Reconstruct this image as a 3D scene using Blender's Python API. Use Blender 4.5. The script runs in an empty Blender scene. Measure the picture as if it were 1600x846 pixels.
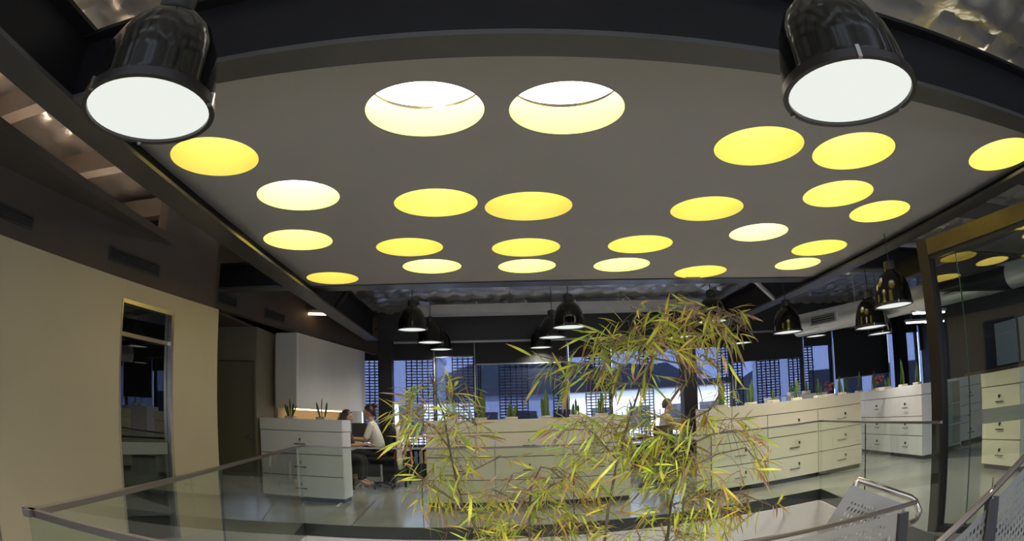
import bpy, bmesh, math, random
import numpy as np
from mathutils import Vector, Matrix
from mathutils.geometry import delaunay_2d_cdt

S = bpy.context.scene
COL = S.collection
random.seed(7)
PI = math.pi

# ------------------------------------------------------------------ camera
EYE = 1.35
YAW, PIT, ROL = -3.38e-2, .1835, 2.85e-2
K1, K3, PX, PY = 1.0113, .1512, 800.0, 473.1          # lens: angle = K1 r + K3 r^3, r in thousands of pixels


def _rot():
    cz, sz, cx, sx, cr, sr = math.cos(YAW), math.sin(YAW), math.cos(PIT), math.sin(PIT), math.cos(ROL), math.sin(ROL)
    return (np.array([[cz, -sz, 0], [sz, cz, 0], [0, 0, 1]]) @ np.array([[1, 0, 0], [0, cx, -sx], [0, sx, cx]])
            @ np.array([[cr, 0, sr], [0, 1, 0], [-sr, 0, cr]]))


CM = _rot()
cam = bpy.data.cameras.new('camera')
cam_ob = bpy.data.objects.new('camera', cam)
COL.objects.link(cam_ob)
S.camera = cam_ob
cam.type = 'PANO'
cam.panorama_type = 'FISHEYE_LENS_POLYNOMIAL'
cam.sensor_fit = 'HORIZONTAL'
cam.sensor_width = 36.0
_pm = 1600 / 36.0
cam.fisheye_fov = math.radians(300)
cam.fisheye_polynomial_k0 = 0.0
cam.fisheye_polynomial_k1 = -K1 * 1e-3 * _pm
cam.fisheye_polynomial_k2 = 0.0
cam.fisheye_polynomial_k3 = -K3 * 1e-9 * _pm ** 3
cam.fisheye_polynomial_k4 = 0.0
cam.shift_y = (PY - 423.0) / 846.0
cam.clip_start = 0.02
cam.clip_end = 500
_m = Matrix.Identity(4)
for _i in range(3):
    _m[_i][0], _m[_i][1], _m[_i][2] = CM[_i, 0], CM[_i, 2], -CM[_i, 1]
_m[2][3] = EYE
cam_ob.matrix_world = _m

# ------------------------------------------------------------------ world, sun, exposure
world = bpy.data.worlds.new('sky')
S.world = world
world.use_nodes = True
_bg = world.node_tree.nodes['Background']
_bg.inputs[0].default_value = (.70, .81, 1.0, 1)
_bg.inputs[1].default_value = 2.6
_sun = bpy.data.lights.new('sun', 'SUN')
_sun.energy = 5.0
_sun.angle = .01
_sun.color = (1, .95, .88)
_so = bpy.data.objects.new('sun', _sun)
COL.objects.link(_so)
_so.rotation_euler = (math.radians(48), 0, math.radians(-35))
# unseen area light added under the near slab to brighten the void from below
_la = bpy.data.lights.new('lower_fill_light', 'AREA')
_la.shape = 'RECTANGLE'
_la.size, _la.size_y = 9, 3.5
_la.energy = 950
_la.color = (1, .96, .92)
_lo = bpy.data.objects.new('lower_fill_light', _la)
COL.objects.link(_lo)
_lo.location = (1, -1, -.25)
S.view_settings.view_transform = 'Standard'
S.view_settings.look = 'None'
S.view_settings.exposure = 0.38
S.view_settings.gamma = 1.0
S.view_settings.use_curve_mapping = False


# ------------------------------------------------------------------ measuring helpers
def ray(px, py):
    x, y = (px - PX) / 1000, (py - PY) / 1000
    r = math.hypot(x, y) + 1e-9
    th = K1 * r + K3 * r ** 3
    return CM @ np.array([math.sin(th) * x / r, math.cos(th), -math.sin(th) * y / r])


def at_y(px, py, Y):
    d = ray(px, py)
    return Vector(d * (Y / d[1])) + Vector((0, 0, EYE))


def at_z(px, py, z):
    d = ray(px, py)
    return Vector(d * ((z - EYE) / d[2])) + Vector((0, 0, EYE))


# ------------------------------------------------------------------ materials
def lin(c):
    return tuple(((v / 255) / 12.92 if v <= 10 else (((v / 255) + .055) / 1.055) ** 2.4) for v in c)


def mat(name, col, rough=.5, metal=0.0, noise=0.0, scale=4.0, bump=0.0, bscale=40.0, coat=0.0, emit=None, spec=.5):
    m = bpy.data.materials.new(name)
    m.use_nodes = True
    nt = m.node_tree
    b = nt.nodes['Principled BSDF']
    b.inputs['Base Color'].default_value = (*col, 1)
    b.inputs['Roughness'].default_value = rough
    b.inputs['Metallic'].default_value = metal
    b.inputs['Specular IOR Level'].default_value = spec
    b.inputs['Coat Weight'].default_value = coat
    if emit:
        b.inputs['Emission Color'].default_value = (*emit[0], 1)
        b.inputs['Emission Strength'].default_value = emit[1]
    tc = nt.nodes.new('ShaderNodeTexCoord')
    if noise:
        n = nt.nodes.new('ShaderNodeTexNoise')
        n.inputs['Scale'].default_value = scale
        n.inputs['Detail'].default_value = 5
        nt.links.new(tc.outputs['Object'], n.inputs['Vector'])
        r = nt.nodes.new('ShaderNodeMapRange')
        r.inputs['From Min'].default_value = .3
        r.inputs['From Max'].default_value = .7
        r.inputs['To Min'].default_value = 1 - noise
        r.inputs['To Max'].default_value = 1 + noise
        nt.links.new(n.outputs['Fac'], r.inputs['Value'])
        x = nt.nodes.new('ShaderNodeVectorMath')
        x.operation = 'SCALE'
        x.inputs[0].default_value = col
        nt.links.new(r.outputs['Result'], x.inputs['Scale'])
        nt.links.new(x.outputs['Vector'], b.inputs['Base Color'])
    if bump:
        n = nt.nodes.new('ShaderNodeTexNoise')
        n.inputs['Scale'].default_value = bscale
        n.inputs['Detail'].default_value = 4
        nt.links.new(tc.outputs['Object'], n.inputs['Vector'])
        u = nt.nodes.new('ShaderNodeBump')
        u.inputs['Strength'].default_value = bump
        u.inputs['Distance'].default_value = .02
        nt.links.new(n.outputs['Fac'], u.inputs['Height'])
        nt.links.new(u.outputs['Normal'], b.inputs['Normal'])
    return m


def clear_mat(name, tint, refl_boost=1.0, rough=0.0, body=None):
    """thin glazing: fresnel mix of a tinted transparent and a mirror-like gloss; body adds an opaque share (mesh cloth)."""
    m = bpy.data.materials.new(name)
    m.use_nodes = True
    nt = m.node_tree
    nt.nodes.remove(nt.nodes['Principled BSDF'])
    out = nt.nodes['Material Output']
    tr = nt.nodes.new('ShaderNodeBsdfTransparent')
    tr.inputs[0].default_value = (*tint, 1)
    src = tr
    if body:
        d = nt.nodes.new('ShaderNodeBsdfDiffuse')
        d.inputs[0].default_value = (*body[0], 1)
        mx = nt.nodes.new('ShaderNodeMixShader')
        mx.inputs[0].default_value = body[1]
        nt.links.new(tr.outputs[0], mx.inputs[1])
        nt.links.new(d.outputs[0], mx.inputs[2])
        src = mx
    if refl_boost:
        g = nt.nodes.new('ShaderNodeBsdfGlossy')
        g.inputs['Roughness'].default_value = rough
        fr = nt.nodes.new('ShaderNodeFresnel')
        fr.inputs[0].default_value = 1.5
        k = nt.nodes.new('ShaderNodeMath')
        k.operation = 'MULTIPLY'
        k.inputs[1].default_value = refl_boost
        k.use_clamp = True
        ge = nt.nodes.new('ShaderNodeNewGeometry')            # only the face turned to the eye mirrors
        iv = nt.nodes.new('ShaderNodeMath')
        iv.operation = 'SUBTRACT'
        iv.inputs[0].default_value = 1.0
        nt.links.new(ge.outputs['Backfacing'], iv.inputs[1])
        ff = nt.nodes.new('ShaderNodeMath')
        ff.operation = 'MULTIPLY'
        nt.links.new(fr.outputs[0], ff.inputs[0])
        nt.links.new(iv.outputs[0], ff.inputs[1])
        nt.links.new(ff.outputs[0], k.inputs[0])
        mx = nt.nodes.new('ShaderNodeMixShader')
        nt.links.new(k.outputs[0], mx.inputs[0])
        nt.links.new(src.outputs[0], mx.inputs[1])
        nt.links.new(g.outputs[0], mx.inputs[2])
        src = mx
    nt.links.new(src.outputs[0], out.inputs['Surface'])
    return m


def emit_mat(name, col, strength):
    m = bpy.data.materials.new(name)
    m.use_nodes = True
    nt = m.node_tree
    nt.nodes.remove(nt.nodes['Principled BSDF'])
    e = nt.nodes.new('ShaderNodeEmission')
    e.inputs[0].default_value = (*col, 1)
    e.inputs[1].default_value = strength
    nt.links.new(e.outputs[0], nt.nodes['Material Output'].inputs['Surface'])
    return m


def leaf_mat(name, base, mid, tip, split=.55):
    m = bpy.data.materials.new(name)
    m.use_nodes = True
    nt = m.node_tree
    b = nt.nodes['Principled BSDF']
    b.inputs['Roughness'].default_value = .45
    tc = nt.nodes.new('ShaderNodeTexCoord')
    sp = nt.nodes.new('ShaderNodeSeparateXYZ')
    nt.links.new(tc.outputs['Generated'], sp.inputs[0])
    n = nt.nodes.new('ShaderNodeTexNoise')
    n.inputs['Scale'].default_value = 6
    nt.links.new(tc.outputs['Object'], n.inputs['Vector'])
    ad = nt.nodes.new('ShaderNodeMath')
    ad.operation = 'MULTIPLY_ADD'
    ad.inputs[1].default_value = .25
    nt.links.new(n.outputs['Fac'], ad.inputs[0])
    nt.links.new(sp.outputs['X'], ad.inputs[2])
    cr = nt.nodes.new('ShaderNodeValToRGB')
    e = cr.color_ramp.elements
    e[0].position, e[0].color = .05, (*base, 1)
    e[1].position, e[1].color = 1.0, (*tip, 1)
    k = e.new(split)
    k.color = (*mid, 1)
    nt.links.new(ad.outputs[0], cr.inputs[0])
    nt.links.new(cr.outputs[0], b.inputs['Base Color'])
    # thin leaves let light through
    tl = nt.nodes.new('ShaderNodeBsdfTranslucent')
    nt.links.new(cr.outputs[0], tl.inputs[0])
    mx = nt.nodes.new('ShaderNodeMixShader')
    mx.inputs[0].default_value = .35
    nt.links.new(b.outputs[0], mx.inputs[1])
    nt.links.new(tl.outputs[0], mx.inputs[2])
    nt.links.new(mx.outputs[0], nt.nodes['Material Output'].inputs['Surface'])
    return m


M = dict(
    concrete=mat('polished_concrete', (.28, .275, .245), .20, noise=.14, scale=1.3, spec=.5),
    carpet=mat('dark_carpet', (.06, .062, .07), .8, noise=.2, scale=60),
    lower=mat('lower_floor', (.45, .44, .42), .4, noise=.08),
    white=mat('white_plaster', (.80, .78, .78), .6, noise=.03, scale=2),
    cream=mat('cream_paint', (.42, .36, .25), .6, noise=.03, scale=1.5),
    panelw=mat('panel_paint', (.385, .372, .362), .7, noise=.02, scale=2),
    brown=mat('brown_bulkhead', (.068, .051, .042), .7, noise=.1, scale=2),
    taupe=mat('taupe_wall', (.20, .175, .125), .6, noise=.05),
    steel=mat('black_steel', (.011, .010, .011), .5, noise=.1, spec=.25),
    flange=mat('beam_flange', (.062, .058, .055), .33, noise=.12, scale=3),
    charcoal=mat('charcoal', (.025, .026, .03), .55),
    edge=mat('floor_edge_steel', (.05, .05, .055), .35),
    bronze=mat('bronze_frame', (.17, .14, .075), .36, metal=.85, noise=.1, scale=6), bronzem=mat('bronze_post', (.055, .048, .042), .36, metal=.6),
    bronzed=mat('dark_bronze', (.05, .047, .05), .35, metal=.3),
    foil=mat('foil_insulation', (.74, .72, .70), .30, metal=.8, bump=.6, bscale=9),
    galv=mat('galvanised_duct', (.72, .74, .76), .34, metal=.65, noise=.06, scale=5),
    purlin=mat('purlin_steel', (.15, .13, .115), .5, metal=.3, noise=.1),
    pale=mat('pale_steel', (.45, .46, .50), .5, noise=.06),
    yellow=mat('yellow_reveal', (.93, .79, .165), .55),
    gap=mat('painted_gap_shade', (.22, .20, .15), .6), cabinet=mat('cream_laminate', (.78, .72, .56), .35, noise=.02),
    cabwhite=mat('white_laminate', (.72, .72, .72), .38, noise=.02),
    upperbox=mat('grey_white_box', (.60, .585, .56), .35, noise=.02),
    plinth=mat('dark_plinth', (.03, .03, .035), .5),
    chrome=mat('brushed_nickel', (.45, .43, .40), .3, metal=1.0),
    darkmetal=mat('dark_metal', (.05, .045, .045), .35, metal=.6),
    stainless=mat('stainless', (.62, .56, .48), .25, metal=1.0, noise=.05, scale=8),
    rail=mat('handrail_metal', (.22, .19, .17), .3, metal=.9),
    shade=mat('gloss_black_enamel', (.006, .006, .005), .10, spec=.35, coat=.15),
    perf=mat('perforated_steel', (.30, .29, .27), .45, metal=.3, noise=.05),
    pot=mat('pale_pot', (.52, .49, .40), .5),
    soil=mat('soil', (.05, .035, .02), .9, noise=.3, scale=30),
    blind=mat('black_blind', (.016, .016, .018), .75),
    bar=mat('blind_bar', (.35, .36, .39), .4, metal=.3),
    screen=mat('sunscreen_black', (.035, .04, .06), .6),
    skin=mat('skin', (.42, .24, .16), .5), hair=mat('dark_hair', (.02, .013, .01), .45, noise=.3, scale=60),
    hairm=mat('brown_hair', (.06, .035, .022), .5, noise=.3, scale=60),
    shirtw=mat('white_shirt', (.55, .54, .50), .8, bump=.2, bscale=12),
    shirtg=mat('grey_shirt', (.36, .33, .28), .8, bump=.2, bscale=12),
    black=mat('black_cloth', (.02, .02, .025), .8), jacket=mat('beige_jacket', (.50, .46, .35), .85, bump=.2, bscale=10),
    plum=mat('brown_top', (.10, .05, .04), .8), eye=mat('eye_dark', (.01, .01, .01), .2), lip=mat('lip', (.35, .12, .10), .5),
    orange=mat('orange_plastic', (.75, .16, .04), .5), red=mat('red_flower', (.10, .012, .02), .5),
    blue=mat('blue_box', (.05, .10, .28), .5), desk=mat('desk_top', (.50, .46, .40), .4),
    timber=mat('warm_timber', (.42, .26, .13), .5, noise=.2, scale=8),
    asphalt=mat('asphalt', (.42, .42, .42), .9, noise=.1), render=mat('pale_render', (.62, .66, .72), .8, noise=.04),
    bluewall=mat('blue_cladding', (.26, .34, .48), .7), hill=mat('hill_scrub', (.035, .05, .055), .95, noise=.4, scale=.6),
    fence=mat('fence_steel', (.05, .055, .07), .5), roofdark=mat('roof_dark', (.06, .06, .07), .8),
    glass=clear_mat('clear_glass', (.92, .96, .94), 1.0), rglass=clear_mat('tinted_glass', (.82, .88, .86), 3.6),
    dglass=clear_mat('door_glass', (.45, .48, .48), 2.4), wglass=clear_mat('window_glass', (.86, .90, .98), .8),
    meshcloth=clear_mat('mesh_cloth', (.66, .70, .86), 0, body=((.03, .034, .05), .46)),
    frost=clear_mat('frosted_band', (.6, .66, .64), 0, body=((.36, .38, .36), .45)),
    lens=emit_mat('lamp_lens', (.93, .97, .90), .70), tube=emit_mat('tube_light', (1, .97, .88), 3.0),
    warm=emit_mat('warm_strip', (1, .62, .28), 7.0), screenon=emit_mat('screen_glow', (.35, .45, .7), .5),
    carpaint=mat('white_car', (.7, .72, .75), .2), book1=mat('red_file', (.4, .05, .03), .6), book2=mat('ochre_file', (.5, .3, .05), .6),
    book3=mat('blue_file', (.08, .12, .25), .6), book4=mat('grey_file', (.3, .3, .3), .6),
    culm=mat('bamboo_culm', (.10, .085, .05), .5, noise=.3, scale=20), twig=mat('bamboo_twig', (.16, .12, .06), .6),
    snake=leaf_mat('snake_leaf', (.05, .12, .03), (.10, .17, .045), (.16, .19, .06)),
)
LEAFM = [
    leaf_mat('leaf_lime', (.42, .58, .06), (.66, .70, .08), (.56, .36, .08), .65),
    leaf_mat('leaf_green', (.22, .40, .05), (.40, .54, .08), (.66, .60, .13), .6),
    leaf_mat('leaf_yellow', (.70, .62, .08), (.78, .62, .09), (.48, .22, .06), .55),
    leaf_mat('leaf_olive', (.26, .30, .07), (.38, .35, .09), (.34, .17, .08), .5),
    leaf_mat('leaf_dry', (.44, .32, .20), (.34, .17, .11), (.55, .44, .34), .5),
]


# ------------------------------------------------------------------ mesh helpers
class MB:
    def __init__(s):
        s.v, s.f, s.mi = [], [], []

    def add(s, vs, fs, mi=0):
        n = len(s.v)
        s.v += [tuple(v) for v in vs]
        s.f += [tuple(i + n for i in f) for f in fs]
        s.mi += [mi] * len(fs)
        return s

    def box(s, c, d, R=None, mi=0):
        c = Vector(c)
        h = Vector(d) / 2
        vs = [Vector((x * h.x, y * h.y, z * h.z)) for x in (-1, 1) for y in (-1, 1) for z in (-1, 1)]
        if R is not None:
            vs = [R @ v for v in vs]
        return s.add([v + c for v in vs], [(0, 1, 3, 2), (4, 6, 7, 5), (0, 4, 5, 1), (2, 3, 7, 6), (0, 2, 6, 4), (1, 5, 7, 3)], mi)

    def bb(s, a, b, mi=0):
        a, b = Vector(a), Vector(b)
        return s.box((a + b) / 2, [abs(x) for x in (b - a)], None, mi)

    def rbox(s, c, d, r=.02, mi=0):
        """box with chamfered vertical and top edges"""
        x, y, z = d[0] / 2, d[1] / 2, d[2] / 2
        rings = []
        for zz, k in ((-z, r), (-z + r, 0), (z - r, 0), (z, r)):
            rings.append([(px * (x - k) if ax else px * (x - r - k * .0), py * (y - r) if ax else py * (y - k), zz) for px, py, ax in
                          ((-1, -1, 0), (1, -1, 0), (1, -1, 1), (1, 1, 1), (1, 1, 0), (-1, 1, 0), (-1, 1, 1), (-1, -1, 1))])
        vs = [Vector(p) + Vector(c) for R_ in rings for p in R_]
        fs = [tuple(reversed(range(8))), tuple(range(24, 32))]
        for k in range(3):
            for i in range(8):
                j = (i + 1) % 8
                fs.append((k * 8 + i, k * 8 + j, k * 8 + 8 + j, k * 8 + 8 + i))
        return s.add(vs, fs, mi)

    def prism(s, poly, z0, z1, mi=0):
        n = len(poly)
        vs = [(p[0], p[1], z0) for p in poly] + [(p[0], p[1], z1) for p in poly]
        fs = [tuple(reversed(range(n))), tuple(range(n, 2 * n))] + [(i, (i + 1) % n, n + (i + 1) % n, n + i) for i in range(n)]
        return s.add(vs, fs, mi)

    def tube(s, pts, r, n=8, mi=0, caps=True):
        pts = [Vector(p) for p in pts]
        rs = r if isinstance(r, (list, tuple)) else [r] * len(pts)
        vs = []
        up = None
        for i, p in enumerate(pts):
            t = (pts[min(i + 1, len(pts) - 1)] - pts[max(i - 1, 0)]).normalized()
            if up is None:
                up = t.orthogonal().normalized()
            up = (up - t * up.dot(t)).normalized()
            w = t.cross(up)
            vs += [p + (up * math.cos(2 * PI * k / n) + w * math.sin(2 * PI * k / n)) * rs[i] for k in range(n)]
        fs = [(i * n + k, i * n + (k + 1) % n, (i + 1) * n + (k + 1) % n, (i + 1) * n + k) for i in range(len(pts) - 1) for k in range(n)]
        if caps:
            fs += [tuple(reversed(range(n))), tuple(range((len(pts) - 1) * n, len(pts) * n))]
        return s.add(vs, fs, mi)

    def lathe(s, prof, n=32, c=(0, 0, 0), mi=0):
        vs = [(c[0] + r * math.cos(2 * PI * k / n), c[1] + r * math.sin(2 * PI * k / n), c[2] + z) for r, z in prof for k in range(n)]
        fs = [(i * n + k, i * n + (k + 1) % n, (i + 1) * n + (k + 1) % n, (i + 1) * n + k) for i in range(len(prof) - 1) for k in range(n)]
        return s.add(vs, fs, mi)

    def disc(s, c, r, n=32, mi=0, down=False):
        vs = [(c[0] + r * math.cos(2 * PI * k / n), c[1] + r * math.sin(2 * PI * k / n), c[2]) for k in range(n)]
        f = tuple(range(n))
        return s.add(vs, [tuple(reversed(f)) if down else f], mi)

    def ball(s, c, d, n=16, m=10, mi=0):
        c = Vector(c)
        vs = []
        for i in range(m + 1):
            a = PI * i / m
            vs += [(c.x + d[0] * math.sin(a) * math.cos(2 * PI * k / n), c.y + d[1] * math.sin(a) * math.sin(2 * PI * k / n), c.z + d[2] * math.cos(a)) for k in range(n)]
        fs = [(i * n + k, (i + 1) * n + k, (i + 1) * n + (k + 1) % n, i * n + (k + 1) % n) for i in range(m) for k in range(n)]
        return s.add(vs, fs, mi)

    def mesh(s, name, mats, smooth=None):
        me = bpy.data.meshes.new(name)
        me.from_pydata(s.v, [], s.f)
        for m in (mats if isinstance(mats, (list, tuple)) else [mats]):
            me.materials.append(m)
        me.polygons.foreach_set('material_index', s.mi)
        if smooth:
            me.polygons.foreach_set('use_smooth', [True] * len(me.polygons))
            me.set_sharp_from_angle(angle=math.radians(smooth))
        me.validate()
        me.update()
        return me

    def build(s, name, mats, parent=None, smooth=None):
        return link(name, s.mesh(name, mats, smooth), parent)


def link(name, data, parent=None):
    o = bpy.data.objects.new(name, data)
    COL.objects.link(o)
    if parent is not None:
        o.parent = parent
    return o


def tag(o, label=None, cat=None, group=None, kind=None):
    if label:
        o['label'] = label
    if cat:
        o['category'] = cat
    if group:
        o['group'] = group
    if kind:
        o['kind'] = kind
    return o


def thing(name, label, cat, loc=(0, 0, 0), rz=0, group=None):
    o = link(name, None)
    o.location = loc
    o.rotation_euler = (0, 0, rz)
    return tag(o, label, cat, group)


def struct(name, mb, m, parent=None, smooth=None):
    o = mb.build(name, m, parent, smooth)
    if parent is None:
        o['kind'] = 'structure'
    return o


def struct_root(name, loc=(0, 0, 0), rz=0):
    o = link(name, None)
    o.location = loc
    o.rotation_euler = (0, 0, rz)
    o['kind'] = 'structure'
    return o


def copy_tree(o, parent=None):
    c = o.copy()
    COL.objects.link(c)
    if parent is not None:
        c.parent = parent
    for ch in o.children:
        copy_tree(ch, c)
    return c


ORD = 'first second third fourth fifth sixth seventh eighth ninth tenth eleventh twelfth'.split()

# ------------------------------------------------------------------ the void and the floors
VA, VB, VC, VD = (-1.42, 1.31), (-2.41, 7.38), (4.55, 7.72), (3.00, 1.31)
YW = 14.2                                                    # the far window wall
YB = 13.0
f = MB()
x0, x1, y0 = -8.0, 14.0, -3.5
f.prism([(x0, y0), (x1, y0), VD, VA], -.14, 0)
f.prism([(x0, y0), VA, VB, (x0, YW + .2)], -.14, 0)
f.prism([VB, VC, (x1, YW + .2), (x0, YW + .2)], -.14, 0)
f.prism([VD, (x1, y0), (x1, YW + .2), VC], -.14, 0)
struct('floor', f, M['concrete'])
struct('floor_carpet', MB().prism([(-2.42, 9.55), (-2.95, 13.9), (-7, 13.9), (-7, 9.9), (-3.9, 9.9)], .0, .008), M['carpet'])
struct('trim_1', MB().prism([(-1.62, 7.42), (-1.57, 7.42), (-2.93, 13.9), (-2.98, 13.9)][:0] or [(-2.39, 9.0), (-2.35, 9.0), (-2.90, 13.9), (-2.94, 13.9)], 0, .010), M['pale'])
struct('trim_2', MB().prism([(-1.80, 7.5), (-1.785, 7.5), (-1.95, 9.9), (-1.965, 9.9)], 0, .004), M['plinth'])
struct('floor_lower', MB().bb((-8, -3.5, -3.3), (14, 14, -3.2)), M['lower'])


def inset(p, q, d):
    """unit normal of p->q towards the inside of the void"""
    v = Vector((q[0] - p[0], q[1] - p[1]))
    n = Vector((v.y, -v.x)).normalized()
    cx = Vector(((VA[0] + VC[0]) / 2, (VA[1] + VC[1]) / 2))
    return n if n.dot(cx - Vector(p)) > 0 else -n


for i, (nm, p, q) in enumerate((('left', VA, VB), ('far', VB, VC), ('right', VC, VD), ('near', VD, VA))):
    n = inset(p, q, 0)
    P, Q = Vector(p), Vector(q)
    struct('trim_%d' % (3 + i), MB().prism([P, Q, Q + n * .012, P + n * .012], -.15, .012), M['edge'])
    struct('wall_void_' + nm, MB().prism([P - n * .1, Q - n * .1, Q + n * .05, P + n * .05], -3.2, -.15), M['white'])

# ------------------------------------------------------------------ left wall (slightly splayed), its glass door, bulkhead and vents
WLS = .194


def wl(y, off=0.0):
    """point of the left wall's face; off is measured into the room"""
    return (-3.144 + WLS * (y - 6.49) + off * .982, y - off * .19)


def wall_piece(mb, ya, yb, z0, z1, t=.14, off=0.0):
    a, b, c, d = wl(ya, off), wl(yb, off), wl(yb, off - t), wl(ya, off - t)
    return mb.prism([a, b, c, d], z0, z1)


DY0, DY1, DZ = 4.80, 5.64, 2.37
w = MB()
wall_piece(w, -3.5, 2.20, 0, 2.55)
wall_piece(w, 3.16, DY0, 0, 2.55)
wall_piece(w, 2.20, 3.16, DZ, 2.55)
wall_piece(w, DY0, DY1, DZ, 2.55)
wall_piece(w, DY1, 6.49, 0, 2.55)
struct('wall_left', w, M['cream'])
w = MB()
wall_piece(w, -3.5, 6.49, 2.55, 3.10, off=-.02)
wall_piece(w, 6.3, 13.9, 2.82, 4.05, off=-.9)
wall_piece(w, 5.4, 6.49, 3.10, 4.05, off=-.02)
w.prism([wl(6.42, -.02), wl(6.49, -.02), wl(6.49, -1.0), wl(6.42, -1.0)], 2.55, 4.05)
struct('wall_bulkhead', w, M['brown'])
struct('ceiling_soffit', MB().bb((-8, -3.5, 3.08), (-3.34, 5.9, 3.16)), M['brown'])
struct('ceiling_fill_strip', MB().bb((-3.9, -.5, 3.17), (-3.82, 5.5, 3.19)), emit_mat('fill_strip_glow', (1, .74, .52), 10.0))  # added glowing strip, hidden on top of the soffit, brightens the roof foil
struct('ceiling_recess', MB().bb((-8, 6.5, 2.80), (-3.95, 9.9, 2.84)), M['brown'])
rz_w = -math.atan(WLS)
for dn, (ya, yb) in enumerate(((DY0, DY1), (2.20, 3.16))):
    t = struct_root('door_%d' % (1 + 2 * dn), (*wl(ya), 0), rz_w)          # local y runs along the wall, local x into the room
    L = (yb - ya) / math.cos(math.atan(WLS))
    MB().bb((-.05, L - .045, 0), (.014, L, DZ)).bb((-.05, .015, DZ - .04), (.014, L - .045, DZ)).bb((-.05, 0, 0), (.012, .015, DZ)).build('door_frame', M['stainless'], t)
    MB().bb((-.06, .02, 2.02), (-.01, L - .05, 2.06)).build('transom', M['stainless'], t)
    MB().bb((-.045, .02, .02), (-.035, L - .05, 2.02)).build('pane', M['dglass'], t)
    MB().bb((-.045, .02, 2.06), (-.035, L - .05, DZ - .045)).build('pane', M['dglass'], t)
    MB().bb((-.034, .03, .90), (-.031, L - .06, 1.02)).build('frosted_band', M['frost'], t)
# the dim room behind that door
struct('wall_room', MB().bb((-7.2, -3.4, 0), (-7.0, 6.5, 2.55)).bb((-7.2, 6.4, 0), (-3.4, 6.5, 2.55)).bb((-7.2, -3.4, 2.5), (-5.3, 6.4, 2.55)).bb((-5.3, 1.2, 2.5), (-4.4, 6.4, 2.55)), M['taupe'])


def vent(y0, y1, z0, z1, k, off_=-.02):
    tt = thing('air_vent', 'dark slotted air vent in the brown bulkhead, %s from the near end' % ORD[k], 'vent', (*wl(y0, off_), z0), rz_w, 'bulkhead air vents')
    ln, h = (y1 - y0) * 1.02, z1 - z0
    MB().bb((.0, 0, 0), (.012, ln, .02)).bb((0, 0, h - .02), (.012, ln, h)).bb((0, 0, .02), (.012, .02, h - .02)).bb((0, ln - .02, .02), (.012, ln, h - .02)).build('frame', M['charcoal'], tt)
    MB().bb((.0005, .02, .02), (.003, ln - .02, h - .02)).build('backing', M['blind'], tt)
    for j in range(4):
        z = .03 + (h - .06) * (j + .5) / 4
        MB().box((.012, ln / 2, z), (.014, ln - .04, .012), Matrix.Rotation(.5, 3, 'Y')).build('louvre', M['blind'], tt)


vent(2.9, 3.50, 2.68, 2.80, 0)
vent(4.55, 5.36, 2.68, 2.82, 1)
vent(7.50, 8.12, 2.90, 3.06, 2, -.9)
vent(8.95, 9.59, 2.89, 3.05, 3, -.9)

# recess behind the wall's end, with a flush door
struct('wall_recess', MB().bb((-8, 9.45, 0), (-4.62, 9.6, 2.80)).bb((-4.62, 9.45, 2.25), (-3.86, 9.6, 2.80)).bb((-3.86, 9.45, 0), (-3.82, 10.6, 2.80)), M['taupe'])
t = struct_root('door_2', (-4.62, 9.5, 0))
MB().bb((.01, 0, .01), (.75, .04, 2.24)).build('door_leaf', mat('olive_door', (.165, .145, .10), .5), t)
MB().tube([(.68, -.05, 1.0), (.58, -.05, 1.0)], .009).bb((.66, -.05, .99), (.70, 0, 1.03)).build('lever_handle', M['chrome'], t)
struct('wall_recess_return', MB().bb((-3.30, 6.6, 0), (-8, 6.72, 2.55)), M['taupe'])

# hanging white box under the bulkhead and the lit niche behind the first cabinet
t = thing('hanging_cupboard', 'long grey-white hanging cupboard under the brown bulkhead', 'cupboard', (0, 0, 0))
a, b, c, d = wl(9.95, -.86), wl(13.0, -.86), wl(13.0, -1.29), wl(9.95, -1.29)
MB().prism([a, b, c, d], 1.51, 2.80).build('carcass', M['upperbox'], t)
e = MB()
e.prism([wl(9.98, -.859), wl(10.02, -.859), wl(10.02, -.856), wl(9.98, -.856)], 1.51, 2.80)
e.build('edge_strip', M['cabwhite'], t)
e = MB()
e.prism([wl(10.3, -1.1), wl(12.7, -1.1), wl(12.7, -1.16), wl(10.3, -1.16)], 1.49, 1.509)
e.build('strip_light', M['warm'], t)
struct('wall_niche', MB().prism([wl(10.1, -1.34), wl(13.9, -1.34), wl(13.9, -1.45), wl(10.1, -1.45)], 0, 2.80), M['cream'])

# ------------------------------------------------------------------ window wall
def X(px, py=570, Y=YW):
    return at_y(px, py, Y).x


def Z(px, py, Y=YW):
    return at_y(px, py, Y).z


ZR = 1.35 + .1235 * YW                                        # blind head rail
struct('wall_far', MB().bb((-8, YW, 0), (14, YW + .2, .72)).bb((-8, YW - .05, ZR + .02), (14, YW + .2, 4.1)), M['charcoal'])
struct('trim_7', MB().bb((-3.6, YW - .09, ZR - .03), (12.6, YW - .05, ZR + .02)), M['bar'])
struct('wall_far_left', MB().bb((-8, YW, .72), (X(535), YW + .2, ZR + .02)), M['charcoal'])
MULL = [535, 679, 742, 886, 953, 1142, 1254, 1300, 1387, 1435, 1476]
BL = [563, 558, 568, 557, 545, 562, 540, 588, 520, 545]      # lower edge of the opaque blinds
ME = [631, 631, 668, 613, 605, 650, 650, 640, 640, 640]      # lower edge of the mesh blinds
NAMEB = ['beside the hanging cupboard', 'right of the black post', 'over the middle cabinet row', 'behind the bamboo crown left side',
         'behind the bamboo crown', 'over the right cabinet row', 'narrow bay right of the right cabinet row middle', 'lowered far down at the far right',
         'last but one bay on the far right', 'end bay behind the bronze frame']
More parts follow.
